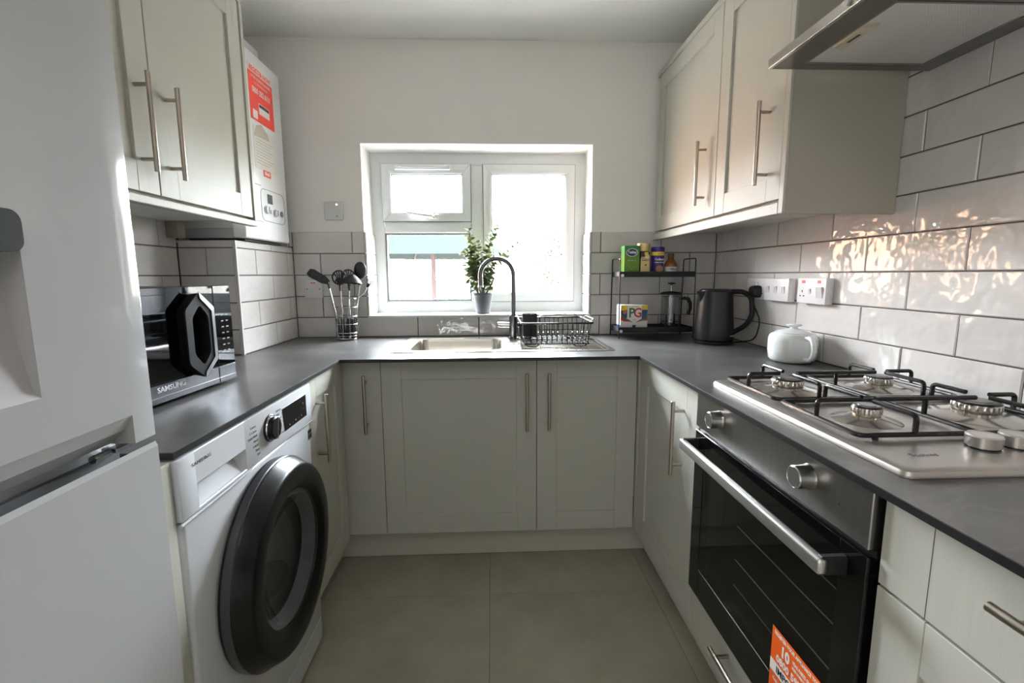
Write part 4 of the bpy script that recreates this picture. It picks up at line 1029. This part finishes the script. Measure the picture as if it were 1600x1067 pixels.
def h_spatula(r, p, d):
    d2 = Vector((-.83, -.05, .50)); M = basis(p, d2, (.25, -.85, .45))
    o_ = [(-.010, -.004), (.010, -.004), (.020, .022), (.022, .085), (.014, .100), (-.014, .100), (-.022, .085), (-.020, .022)]
    m = MB(M); m.prism(o_, -.0015, .0018); m.build('blade', M_ut, r)
def bowl(m, rx, ry, dep, n=20, t=.002, up_=0):
    """oval bowl, long axis y, starting at y=0, hollow facing +z"""
    lp = []
    for k in range(5):
        s_ = 1-k/4.6; z = -dep*(1-s_*s_)
        lp.append([(rx*s_*math.cos(2*PI*i/n), ry+ry*s_*math.sin(2*PI*i/n), z) for i in range(n)])
    m.loft(lp, cap0=False)
    m.loft([[(x, y, z+t) for x, y, z in l] for l in lp], cap0=False)
    m.loft([lp[0], [(x, y, z+t) for x, y, z in lp[0]]], cap0=False, cap1=False)
def h_spoon(r, p, d):
    m = MB(basis(p, Vector((.03, 0, 1)), (0, 1, .1))); bowl(m, .029, .040, .016); m.build('spoon_bowl', M_ut, r)
def h_ladle(r, p, d):
    m = MB(basis(p+Vector((-.030, -.01, .008)), Vector((1, 0, -.04)), (0, -.1, -1))); bowl(m, .043, .044, .042, 24); m.build('ladle_bowl', M_ut, r)
def slotted(r, p, d, tilt=0, rr=.032, drop=0):
    # domed skimmer head with slots: ribs over an outline ring
    M = basis(p, Vector((.05+tilt, 0, 1)), (0, -1, .25))
    m = MB(M); n = 20
    m.tube([(rr*math.cos(2*PI*i/n), rr+rr*math.sin(2*PI*i/n), 0) for i in range(n)], .0034, 6, True); hd_ = m.build('skimmer_head', M_ut, r)
    for k in range(-2, 3):
        x0 = k*.011; L2 = math.sqrt(max(rr*rr-x0*x0, 0))
        m = MB(M); m.tube([(x0*(.6+.4*abs(math.cos(j*PI/6))), rr-L2+2*L2*j/6, -.010*math.sin(PI*j/6)) for j in range(7)], .0028, 6); m.build('rib', M_ut, hd_)
    m = MB(M); m.sphere((0, rr*.55, -.006), .014, 1.2, 1, .25, 12, 6); m.build('solid_centre', M_ut, hd_)
utensil('turner_spatula', 'black spatula leaning to the left in the utensil holder', (-.022, -.015), (-.074, -.01, 1.150), h_spatula)
utensil('slotted_spoon', 'round slotted black spoon leaning left at the front of the utensil holder', (-.018, .005), (-.016, -.020, 1.140), lambda r, p, d: slotted(r, p, d, -.10))
utensil('slotted_spoon', 'slotted black spoon half hidden behind the ladle', (.012, .020), (.012, .018, 1.148), lambda r, p, d: slotted(r, p, d, .0, .030), .09)
utensil('ladle', 'black ladle with its round bowl turned down at the front of the holder', (.006, -.022), (.030, -.024, 1.140), h_ladle)
utensil('serving_spoon', 'solid black oval spoon standing tallest in the utensil holder', (.026, .010), (.068, .020, 1.165), h_spoon)
def h_fork(r, p, d):
    M = basis(p, Vector((.5, -.1, .85)), (0, -1, 0)); m = MB(M)
    m.tube([(0, -.008, 0), (0, .012, 0)], [.005, .010], 8)
    for k in (-.012, -.004, .004, .012): m.tube([(k*.5, .008, 0), (k, .018, 0), (k, .030, .004)], .002, 6)
    m.build('pasta_head', M_ut, r)
f_ = Vector((ux+.030, uy-.02, ZC+.008)); r = thing('pasta_server', f_, 'black pronged pasta server curving out to the right of the holder', 'utensil')
m = MB(); m.tube([f_, f_+Vector((.002, 0, .015)), f_+Vector((.004, 0, .09))], [.006, .0085, .006], 10); m.build('grip', M_ut, r)
m = MB(); m.tube([f_+Vector(v) for v in ((.004, 0, .088), (.012, 0, .145), (.032, 0, .185), (.066, .0, .215), (.084, 0, .252))], .0028, 8); m.build('shaft', M_shaft, r)
h_fork(r, f_+Vector((.084, 0, .247)), Vector((.1, 0, 1)))

# ------------------------------------------------------------------ two tier shelf rack
sr = thing('shelf_rack', (.77, -.11, ZC), 'black two tier wire shelf rack in the right corner of the worktop', 'shelf rack')
ax0, ax1, ay0, ay1 = .594, .942, -.185, -.030
Z1, Z2 = .912, 1.170
for z in (Z1, Z2):
    m = MB(); m.box(ax0, ax1, ay0, ay1, z-.003, z, .0005); sh_ = m.build('shelf', M_mdark, sr)
    m = MB(); m.box(ax0, ax1, ay0, ay0+.002, z-.003, z+.022); m.box(ax0, ax1, ay1-.002, ay1, z-.003, z+.022); m.box(ax0, ax0+.002, ay0+.002, ay1-.002, z-.003, z+.022); m.box(ax1-.002, ax1, ay0+.002, ay1-.002, z-.003, z+.022)
    m.build('shelf_rim', M_mdark, sh_)
for x, s in ((ax0-.003, -1), (ax1+.003, 1)):
    m = MB(); m.tube(fillet([(x, ay0-.003, ZC+.002), (x, ay0+.006, 1.252), (x, ay1-.008, 1.252), (x, ay1+.003, ZC+.002)] if s > 0 else [(x, ay0-.003, ZC+.002), (x, ay0+.006, 1.252), (x, ay1-.008, 1.252), (x, ay1+.003, ZC+.002)], .012, 4), .0030, 8)
    m.build('side_frame', M_enamel, sr)
m = MB(); m.tube([(ax0-.003, ay1, .905), (ax1+.003, ay1, .905)], .0022, 6); m.build('rear_rod', M_enamel, sr)
m = MB(); m.cyl((ax0+.006, ay0-.006, Z2+.004), (ax0+.006, ay0, Z2+.004), .008, 12); m.cyl((ax0+.006, ay0-.006, Z1+.004), (ax0+.006, ay0, Z1+.004), .008, 12); m.build('clip', M_chrome, sr)

def carton(name, x0, x1, y0, y1, z0, z1, m_, label, cat='box'):
    t = thing(name, ((x0+x1)/2, (y0+y1)/2, z0), label, cat)
    b = MB().box(x0, x1, y0, y1, z0, z1, .0012).build('carton', m_, t)
    return t, b
# green tea bag box
def grad_mat(name, c0, c1, z0, z1, c2=None):
    m = bpy.data.materials.new(name); m.use_nodes = True; nt = m.node_tree; b = nt.nodes['Principled BSDF']; L = nt.links
    tc = nt.nodes.new('ShaderNodeTexCoord'); sx = nt.nodes.new('ShaderNodeSeparateXYZ'); L.new(tc.outputs['Object'], sx.inputs[0])
    mr = nt.nodes.new('ShaderNodeMapRange'); mr.inputs[1].default_value = z0; mr.inputs[2].default_value = z1; L.new(sx.outputs['Z'], mr.inputs[0])
    r = nt.nodes.new('ShaderNodeValToRGB'); r.color_ramp.elements[0].color = (*s2l(c0), 1); r.color_ramp.elements[1].color = (*s2l(c1), 1)
    if c2: e = r.color_ramp.elements.new(.5); e.color = (*s2l(c2), 1)
    L.new(mr.outputs[0], r.inputs[0]); L.new(r.outputs[0], b.inputs['Base Color']); b.inputs['Roughness'].default_value = .4
    return m
gz0, gz1 = Z2+.0005, 1.312
t, b = carton('tea_box', .618, .690, -.150, -.088, gz0, gz1, grad_mat('green_card', (58, 118, 44), (42, 122, 66), 0, .14, (104, 138, 34)), 'green upright tea bag box at the left end of the top shelf')
Mg_ = F((.654, -.150, gz0), (0, -1, 0)); el = lambda a, b_, cx_, cy_, n=24: [(cx_+a*math.cos(2*PI*i/n), cy_+b_*math.sin(2*PI*i/n)) for i in range(n)]
hw = .036
wp = mat('carton_white', (232, 232, 226), .4); navy = mat('carton_navy', (32, 50, 96), .4)
m = MB(Mg_); m.prism(el(.027, .019, 0, .110), .0002, .0005); m.build('logo_ring', wp, b)
m = MB(Mg_); m.prism(el(.0245, .0165, 0, .110), .0004, .0008); m.build('logo_oval', navy, b)
text('lettering', 'Tetley', .017, b, wp, Mg_ @ T(0, .111, .001), .95, bold=.0005)
m = MB(Mg_); m.box(-.026, .026, .070, .076, .0002, .0005); m.build('band', mat('carton_dark_green', (48, 110, 46), .4), b)
text('lettering', 'PURE GREEN TEA', .0055, b, wp, Mg_ @ T(0, .073, .0006))
m = MB(Mg_); m.prism([(-.022, .058), (0, .036), (.026, .062), (.010, .044), (.0, .030), (-.010, .042)], .0002, .0005); m.build('leaf_print', mat('carton_olive', (150, 150, 30), .4), b)
# coffee jar with gold lid
def jar(name, x, y, z, label, parts):
    t = thing(name, (x, y, z), label, 'jar' if 'jar' in name else 'bottle'); out = []
    for nm, prof, m_, n in parts:
        out.append(MB(FZ((x, y, z))).lathe(prof, n=n).build(nm, m_, t))
    return t, out
zz = Z2+.0005
gold = mat('gold_lid', (206, 178, 128), .3, .6)
t, o_ = jar('coffee_jar', .717, -.118, zz, 'glass coffee jar with a gold lid and gold label on the top shelf',
    [('glass_body', [(.026, 0), (.029, .003), (.029, .098), (.026, .106), (.025, .118)], mat('coffee_brown', (62, 40, 26), .12), 12), ('lid', [(.030, .116), (.031, .118), (.031, .150), (.029, .153), (.001, .153)], gold, 36)])
Mj = F((.717, -.1475, zz), (0, -1, 0))
m = MB(Mj); m.box(-.021, .021, .020, .082, .0005, .0012); lb = m.build('label', mat('gold_label', (206, 182, 132), .35, .3), t)
m = MB(Mj); m.box(-.021, .021, .083, .110, .0005, .0010); m.build('dark_label', mat('label_brown', (64, 44, 36), .4), t)
m = MB(Mj); m.prism([(-.004, .098), (.014, .098), (.014, .112), (-.004, .112)], .0012, .0016); m.build('price_flash', mat('flash_yellow', (216, 200, 40), .4), t)
m = MB(Mj); m.prism(el(.012, .010, .010, .092), .0012, .0018); m.build('cup_print', mat('print_peach', (212, 176, 130), .4), t)
text('lettering', 'DOUWE', .009, t, wp, Mj @ T(0, .086, .0020), 1.1, bold=.0003); text('lettering', 'EGBERTS', .0075, lb, mat('label_brown', (64, 44, 36), .4), Mj @ T(0, .074, .0014), 1.1, bold=.0003)
m = MB(Mj); m.prism(el(.004, .004, .003, .052, 10), .0012, .0016); m.build('emblem', mat('label_brown', (64, 44, 36), .4), lb)
# purple hot chocolate tub
pur = mat('tub_purple', (62, 46, 118), .35)
t, o_ = jar('chocolate_jar', .786, -.118, zz, 'purple drinking chocolate jar with a yellow band on the top shelf',
    [('body', [(.029, 0), (.031, .002), (.031, .030), (.028, .062), (.030, .082), (.030, .096)], pur, 36), ('yellow_band', [(.0308, .096), (.0308, .113)], mat('band_yellow', (226, 202, 62), .4), 36), ('lid', [(.0300, .113), (.0312, .115), (.0312, .132), (.029, .136), (.001, .136)], mat('lid_purple', (58, 46, 128), .35), 36)])
Mc = F((.786, -.149, zz), (0, -1, 0))
text('lettering', 'Cadbury', .014, t, wp, Mc @ T(0, .078, .0012), 1, bold=.0003); text('lettering', 'Drinking Chocolate', .0062, t, wp, Mc @ T(0, .064, .0022), 1, bold=.0002)
text('lettering', '2.99', .011, t, mat('band_red', (196, 60, 40), .4), Mc @ T(0, .1045, .0006), 1, bold=.0003)
m = MB(Mc); m.prism(el(.017, .017, 0, .034, 20), -.0004, .0016); m.build('cup_picture', mat('cup_brown', (168, 118, 92), .5), t)
m = MB(Mc); m.box(-.024, .024, .003, .009, -.006, .0006); m.build('base_print', wp, t)
# amber bottle
t, o_ = jar('sauce_bottle', .850, -.118, zz, 'small amber glass bottle with a white and yellow label on the top shelf',
    [('glass', [(.027, 0), (.0295, .003), (.0295, .050), (.026, .062), (.014, .080), (.0125, .088)], mat('amber_glass', (128, 72, 24), .1, coat=.5), 32), ('cap', [(.0145, .086), (.0150, .088), (.0150, .104), (.013, .106), (.001, .106)], mat('cap_brown', (110, 72, 48), .4), 24),
     ('white_label', [(.0299, .022), (.0299, .044)], mat('label_grey_white', (206, 202, 196), .5), 32), ('yellow_label', [(.0299, .003), (.0299, .021)], mat('label_yellow', (208, 168, 70), .5), 32)])
text('lettering', 'VANILLA', .008, t, dkp, F((.850, -.1483, zz+.033), (0, -1, 0)), 1, bold=.0003)
# PG tea box on the lower shelf
z0 = Z1+.0005
t, b = carton('tea_box', .604, .732, -.165, -.090, z0, z0+.124, mat('carton_cream', (214, 208, 202), .45), 'wide white tea bag box with red and green letters on the lower shelf')
Mb = F((.668, -.165, z0), (0, -1, 0))
yl = mat('carton_yellow', (214, 182, 32), .4); rd = mat('carton_red', (190, 44, 44), .4); gr = mat('carton_green', (40, 110, 60), .4); bl = mat('carton_blue', (34, 66, 120), .4)
m = MB(Mb); m.box(-.063, -.030, .102, .123, .0002, .0006); m.box(.036, .063, .102, .123, .0002, .0006); m.build('yellow_corners', yl, b)
def band(nm, pts, m_, zc_):
    m = MB(Mb); m.prism(pts, .0002, zc_); m.build(nm, m_, b)
band('blue_field', [(-.063, .098), (-.034, .102), (-.034, .064), (-.063, .052)], bl, .0005); band('blue_field', [(.036, .102), (.063, .102), (.063, .052), (.036, .060)], bl, .0005)
band('red_band', [(-.063, .085), (-.058, .068), (-.046, .056), (-.018, .049), (-.002, .042), (-.022, .046), (-.050, .048), (-.063, .056)], rd, .0007)
band('red_band', [(.063, .070), (.055, .056), (.034, .050), (.008, .042), (.030, .047), (.063, .052)], rd, .0007)
band('green_band', [(-.060, .092), (-.054, .074), (-.042, .062), (-.018, .054), (-.002, .042), (-.018, .049), (-.046, .056), (-.056, .066)], gr, .0009)
band('green_band', [(.063, .080), (.050, .064), (.030, .056), (.006, .042), (.034, .051), (.056, .058)], gr, .0009)
m = MB(Mb); m.prism([(-.032, .060), (0, .040), (.035, .060), (.035, .123), (-.032, .123)], .0009, .0012); sh_ = m.build('white_shield', mat('carton_cream2', (226, 220, 214), .45), b)
m = MB(Mb); m.prism(el(.009, .010, -.046, .092), .0009, .0013); m.build('cup_picture', mat('print_orange', (196, 120, 50), .5), b)
text('lettering', 'P', .062, sh_, gr, Mb @ T(-.012, .086, .0014), .95, bold=.0012); text('lettering', 'G', .062, sh_, rd, Mb @ T(.016, .086, .0018), .90, bold=.0012)
text('lettering', 'tips', .010, sh_, mat('grey_print', (120, 122, 126), .6), Mb @ T(.001, .055, .0014)); text('lettering', 'ORIGINAL', .007, sh_, mat('grey_print', (120, 122, 126), .6), Mb @ T(.001, .117, .0014))
m = MB(Mb); m.prism([(-.009, .030), (.010, .030), (.008, .021), (.003, .017), (-.002, .017), (-.007, .021)], .0002, .0006); m.build('cup_mark', mat('print_dark_violet', (60, 44, 66), .5), b)
m = MB(F((.604, -.1275, z0), (-1, 0, 0))); m.box(-.036, .036, .030, .118, .0002, .0006); m.build('side_panel', wp, b)
m = MB(F((.604, -.1275, z0), (-1, 0, 0))); m.box(-.036, .036, .002, .029, .0002, .0006); m.build('side_band', bl, b)
# cafetiere
cxx, cyy = .862, -.108
t = thing('cafetiere', (cxx, cyy, Z1+.0005), 'glass cafetiere with black lid and handle on the lower shelf', 'coffee maker')
zc0 = Z1+.0005
m = MB(FZ((cxx, cyy, zc0))); m.lathe([(.044, .018), (.045, .020), (.045, .170), (.0435, .170), (.0435, .022), (.001, .021)], n=40, cap0=True); m.build('beaker', glassy('beaker_glass', (.90, .91, .92), 1.8), t)
m = MB(FZ((cxx, cyy, zc0))); m.lathe([(.050, .170), (.051, .172), (.051, .177), (.040, .182), (.010, .186), (.001, .186)], n=40); ld = m.build('lid', M_mdark, t)
m = MB(); m.cyl((cxx, cyy, zc0+.020), (cxx, cyy, zc0+.222), .0022, 8); m.build('plunger_rod', M_chrome, t)
m = MB(FZ((cxx, cyy, zc0))); m.lathe([(.004, .215), (.005, .218), (.017, .221), (.018, .226), (.001, .228)], n=24); m.build('plunger_knob', M_mdark, t)
m = MB(FZ((cxx, cyy, zc0))); m.lathe([(.042, .040), (.0425, .041), (.042, .045)], n=32); m.build('plunger_disc', M_chrome, t)
for z in (.160,):
    m = MB(); m.tube([(cxx+.0462*math.cos(2*PI*i/36), cyy+.0462*math.sin(2*PI*i/36), zc0+z) for i in range(36)], .0018, 6, True); m.build('band', M_chrome, t)
for k in range(4):
    a = PI/4+k*PI/2; ca, sa = math.cos(a), math.sin(a)
    m = MB(); m.tube(fillet([(cxx+.046*ca, cyy+.046*sa, zc0+.075), (cxx+.047*ca, cyy+.047*sa, zc0+.022), (cxx+.052*ca, cyy+.052*sa, zc0+.002)], .01), .0042, 6); m.build('leg', M_mdark, t)
m = MB(FZ((cxx, cyy, zc0))); m.lathe([(.030, .008), (.044, .014), (.046, .022), (.044, .022)], n=32); m.build('cradle', M_mdark, t)
hd2 = Vector((.93, -.36, 0)).normalized()
m = MB(); m.tube([Vector((cxx, cyy, zc0))+hd2*a+Vector((0, 0, b)) for a, b in ((.046, .150), (.062, .154), (.078, .150), (.088, .130), (.089, .105), (.084, .085), (.082, .074))], [.007, .008, .009, .0085, .008, .0075, .007], 10); m.build('handle', M_mdark, t)

# ------------------------------------------------------------------ kettle
kx, ky = .972, -.335
t = thing('kettle', (kx, ky, ZC), 'matt black electric jug kettle on its base in the right corner', 'kettle')
M_ket = mat('kettle_black', (26, 27, 30), .36, bump=(240, .0002))
m = MB(FZ((kx, ky, ZC))); m.lathe([(.080, .001), (.082, .004), (.082, .012), (.078, .015)], n=48); m.build('power_base', M_dark, t)
m = MB(FZ((kx, ky, ZC))); m.lathe([(.074, .0155), (.081, .019), (.0825, .030), (.081, .060), (.0775, .120), (.0725, .190), (.0705, .226), (.068, .229)], n=48); kb = m.build('body', M_ket, t)
m = MB(FZ((kx, ky, ZC))); m.lathe([(.0675, .2285), (.066, .233), (.055, .237), (.001, .238)], n=40); m.build('lid', M_dark, t)
sd2 = Vector((-.97, -.2, 0)).normalized(); ang = math.atan2(sd2.y, sd2.x)
MS = FZ((kx, ky, ZC), ang)
m = MB(MS); m.loft([[(.060, -.026, .228), (.092, -.004, .228), (.094, .0, .228), (.092, .004, .228), (.060, .026, .228)], [(.062, -.018, .195), (.076, -.006, .198), (.077, 0, .198), (.076, .006, .198), (.062, .018, .195)], [(.060, -.008, .165), (.069, -.002, .168), (.070, 0, .168), (.069, .002, .168), (.060, .008, .165)]]); m.build('spout', M_ket, t)
hd3 = Vector((.80, -.60, 0)).normalized(); MH = FZ((kx, ky, ZC), math.atan2(hd3.y, hd3.x))
hp = fillet([(.060, 0, .226), (.110, 0, .228), (.142, 0, .205), (.150, 0, .130), (.128, 0, .085), (.074, 0, .048)], .022, 5)
lo = []
m = MB(MH)
hv = [Vector(p) for p in hp]
for i, p in enumerate(hv):
    tt = (hv[min(i+1, len(hv)-1)]-hv[max(i-1, 0)]).normalized(); nn_ = Vector((0, 1, 0)); bb = tt.cross(nn_)
    lo.append([p+nn_*(.0135*math.cos(2*PI*j/12))+bb*(.0105*math.sin(2*PI*j/12)) for j in range(12)])
m.loft(lo); m.build('handle', M_ket, t)
Mwk = FZ((kx, ky, ZC), math.radians(-52))
m = MB(Mwk); m.loft([[(.0815, -.007, .055), (.0815, .007, .055), (.079, .007, .054), (.079, -.007, .054)], [(.0700, -.006, .185), (.0700, .006, .185), (.068, .006, .185), (.068, -.006, .185)]]); m.build('water_window', mat('smoke_window', (86, 92, 98), .15), t)
text('lettering', 'RUSSELL HOBBS', .006, t, mat('pale_print', (190, 192, 196), .5), Mwk @ T(.0829, 0, .038) @ Matrix(((0, 0, 1, 0), (1, 0, 0, 0), (0, 1, 0, 0), (0, 0, 0, 1))), 1)
# plug in the socket and its lead
Mp = F((XR, -.425, 1.106), (-1, 0, 0)) @ T(0, 0, .0125)
t = thing('plug', Mp.translation, 'black mains plug of the kettle pushed into the wall socket', 'plug')
m = MB(Mp); m.loft([[(a, b_, 0) for a, b_ in rrect(.052, .050, .016)], [(a, b_, .020) for a, b_ in rrect(.052, .050, .016)], [(a*.8, b_*.8, .030) for a, b_ in rrect(.052, .050, .016)]]); m.build('plug_body', M_dark, t)
m = MB(); m.tube(fillet([(XR-.030, -.425, 1.088), (XR-.032, -.427, 1.055), (XR-.020, -.470, .985), (XR-.028, -.450, .905), (kx+.085, ky-.035, ZC+.006), (kx+.072, ky-.020, ZC+.006)], .03, 6), .0030, 8); m.build('lead', M_dark, t)

# ------------------------------------------------------------------ teapot
qx_, qy_ = 1.036, -.790
t = thing('teapot', (qx_, qy_, ZC), 'squat glossy white lidded pot between the kettle and the hob', 'teapot')
M_por = mat('porcelain', (222, 226, 225), .08, coat=.4)
m = MB(FZ((qx_, qy_, ZC))); m.lathe([(.056, .0005), (.065, .003), (.073, .013), (.0765, .040), (.0765, .078), (.073, .091), (.064, .099), (.058, .100)], n=56); m.build('pot_body', M_por, t, smooth=60)
m = MB(FZ((qx_, qy_, ZC))); m.lathe([(.060, .0995), (.060, .102), (.048, .108), (.022, .113), (.012, .116), (.012, .121), (.023, .124), (.025, .128), (.022, .130), (.001, .131)], n=48); m.build('lid', M_por, t, smooth=50)
hv_ = Vector((-.0, -1, 0)); hv_ = Vector((-.02, -1, 0)).normalized()
m = MB(); ob_ = Vector((qx_, qy_, ZC)); m.tube([ob_+hv_*a+Vector((0, 0, b)) for a, b in ((.070, .088), (.090, .091), (.104, .086), (.113, .071), (.115, .052), (.110, .034), (.098, .021), (.072, .016))], [.008, .0075, .0075, .0078, .0078, .0075, .0075, .008], 12); m.build('handle', M_por, t, smooth=60)
sp_ = Vector((.28, .95, 0)).normalized()
m = MB(); m.tube([ob_+sp_*a+Vector((0, 0, b)) for a, b in ((.066, .040), (.090, .055), (.104, .072), (.114, .086))], [.018, .014, .010, .0085], 14); m.build('spout', M_por, t, smooth=60)

# ------------------------------------------------------------------ garden outside
g = struct('trim_2', MB().box(-9, 9, .30, 16, -.25, -.15), mat('patio_slabs', (196, 194, 190), .9, noise=(2, .08)), 'pale paved yard outside the window'); g['category'] = 'ground'
M_brk = None
def brick_mat():
    m = bpy.data.materials.new('garden_brick'); m.use_nodes = True; nt = m.node_tree; b = nt.nodes['Principled BSDF']; L = nt.links
    oi = nt.nodes.new('ShaderNodeObjectInfo'); r = nt.nodes.new('ShaderNodeValToRGB'); r.color_ramp.elements[0].color = (*s2l((180, 134, 108)), 1); r.color_ramp.elements[1].color = (*s2l((196, 152, 124)), 1)
    n = nt.nodes.new('ShaderNodeTexNoise'); n.inputs['Scale'].default_value = 3; L.new(n.outputs['Fac'], r.inputs[0]); L.new(r.outputs[0], b.inputs['Base Color']); b.inputs['Roughness'].default_value = .9
    return m
M_brk = brick_mat()
gw = thing('garden_wall', (-3.2, 4.5, -.15), 'orange brick garden wall outside, seen only as a glow in the tiles', 'wall')
MB().box(-3.40, -3.21, .4, 9.0, -.15, 2.32).build('wall_core', mat('mortar', (196, 178, 160), .9), gw)
m = MB()
for k in range(30):
    z = -.148+k*.082; y = .4+(.12 if k % 2 else 0)
    while y < 8.8: m.box(-3.212, -3.20, y, y+.228, z, z+.072); y += .24
o = m.build('brick', M_brk, gw, smooth=0); o['kind'] = 'stuff'
# parasol
qx_, qy_ = -.635, 2.9
pr = thing('parasol', (qx_, qy_, -.15), 'pale green garden parasol with a wooden pole beyond the left panes', 'parasol')
m = MB(); m.cyl((qx_, qy_, -.10), (qx_, qy_, 1.80), .026, 16); m.build('pole', mat('parasol_wood', (48, 39, 38), .8, spec=.0), pr)
m = MB(FZ((qx_, qy_, -.15))); m.lathe([(.24, 0), (.24, .04), (.05, .08), (.04, .16)], n=24); m.build('base_weight', mat('parasol_base', (110, 110, 108), .8), pr)
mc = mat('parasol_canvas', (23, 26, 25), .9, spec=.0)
RAD, ZB_, ZT_ = .90, 1.375, 1.85; n = 8
rim = [(qx_+RAD*math.cos(2*PI*i/n+PI/8), qy_+RAD*math.sin(2*PI*i/n+PI/8)) for i in range(n)]
for i in range(n):
    a, b = rim[i], rim[(i+1) % n]
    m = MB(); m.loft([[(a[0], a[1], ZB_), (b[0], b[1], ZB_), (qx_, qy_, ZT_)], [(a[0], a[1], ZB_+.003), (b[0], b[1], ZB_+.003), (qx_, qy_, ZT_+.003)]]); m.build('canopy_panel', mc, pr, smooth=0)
    m = MB(); m.tube([(a[0], a[1], ZB_-.006), (qx_, qy_, ZT_-.012)], .008, 6); m.build('rib', mat('parasol_wood', (48, 39, 38), .8, spec=.0), pr)
# bush beyond the right pane
bs = thing('garden_bush', (1.02, 4.6, -.15), 'pale leafy bush seen through the right-hand window pane', 'bush')
m = MB(); rb = random.Random(5)
for k in range(5): m.tube([(1.02, 4.6, -.15), (1.02+rb.uniform(-.15, .15), 4.6+rb.uniform(-.15, .15), .6), (1.02+rb.uniform(-.32, .32), 4.6+rb.uniform(-.3, .3), 1.4+rb.uniform(0, .35))], [.02, .014, .006], 6)
m.build('branches', mat('bark_brown', (88, 78, 70), .8), bs)
b = bmesh.new()
for k in range(1500):
    th_, ph_ = rb.uniform(0, 2*PI), rb.uniform(-1, 1); r_ = rb.uniform(.55, 1)
    c = Vector((1.02+.42*r_*math.cos(th_)*math.sqrt(1-ph_*ph_), 4.6+.42*r_*math.sin(th_)*math.sqrt(1-ph_*ph_), 1.22+.70*r_*ph_))
    q = Matrix.Rotation(rb.uniform(0, 6.28), 3, Vector((rb.uniform(-1, 1), rb.uniform(-1, 1), rb.uniform(-1, 1))).normalized())
    vs = [b.verts.new(c+q @ Vector(v)) for v in ((0, -.024, 0), (.013, 0, .004), (0, .028, 0), (-.013, 0, .004))]; b.faces.new(vs)
me = bpy.data.meshes.new('foliage'); b.to_mesh(me); b.free(); me.materials.append(mat('bush_leaf', (28, 29, 18), .9, spec=0.0, noise=(2, .3)))
o = bpy.data.objects.new('foliage', me); C.objects.link(o); o.parent = bs; me.transform(Matrix.Translation((-1.02, -4.6, .15))); o['kind'] = 'stuff'

# unseen boarded screen, added to block light coming from the right
gf = thing('added_light_screen', (2.9, 4.5, -.15), 'unseen grey boarded screen added to the right outside to cut light on the left cupboards', 'light screen')
mf_ = mat('screen_wood', (128, 122, 110), .85)
for k in range(44):
    y = .5+k*.195
    MB().box(2.90+.012*(k % 2), 2.92+.012*(k % 2), y, y+.20, -.13, 2.15).build('screen_board', mf_, gf)
for z in (.3, 1.8): MB().box(2.935, 2.98, .45, 9.1, z, z+.08).build('screen_rail', mf_, gf)
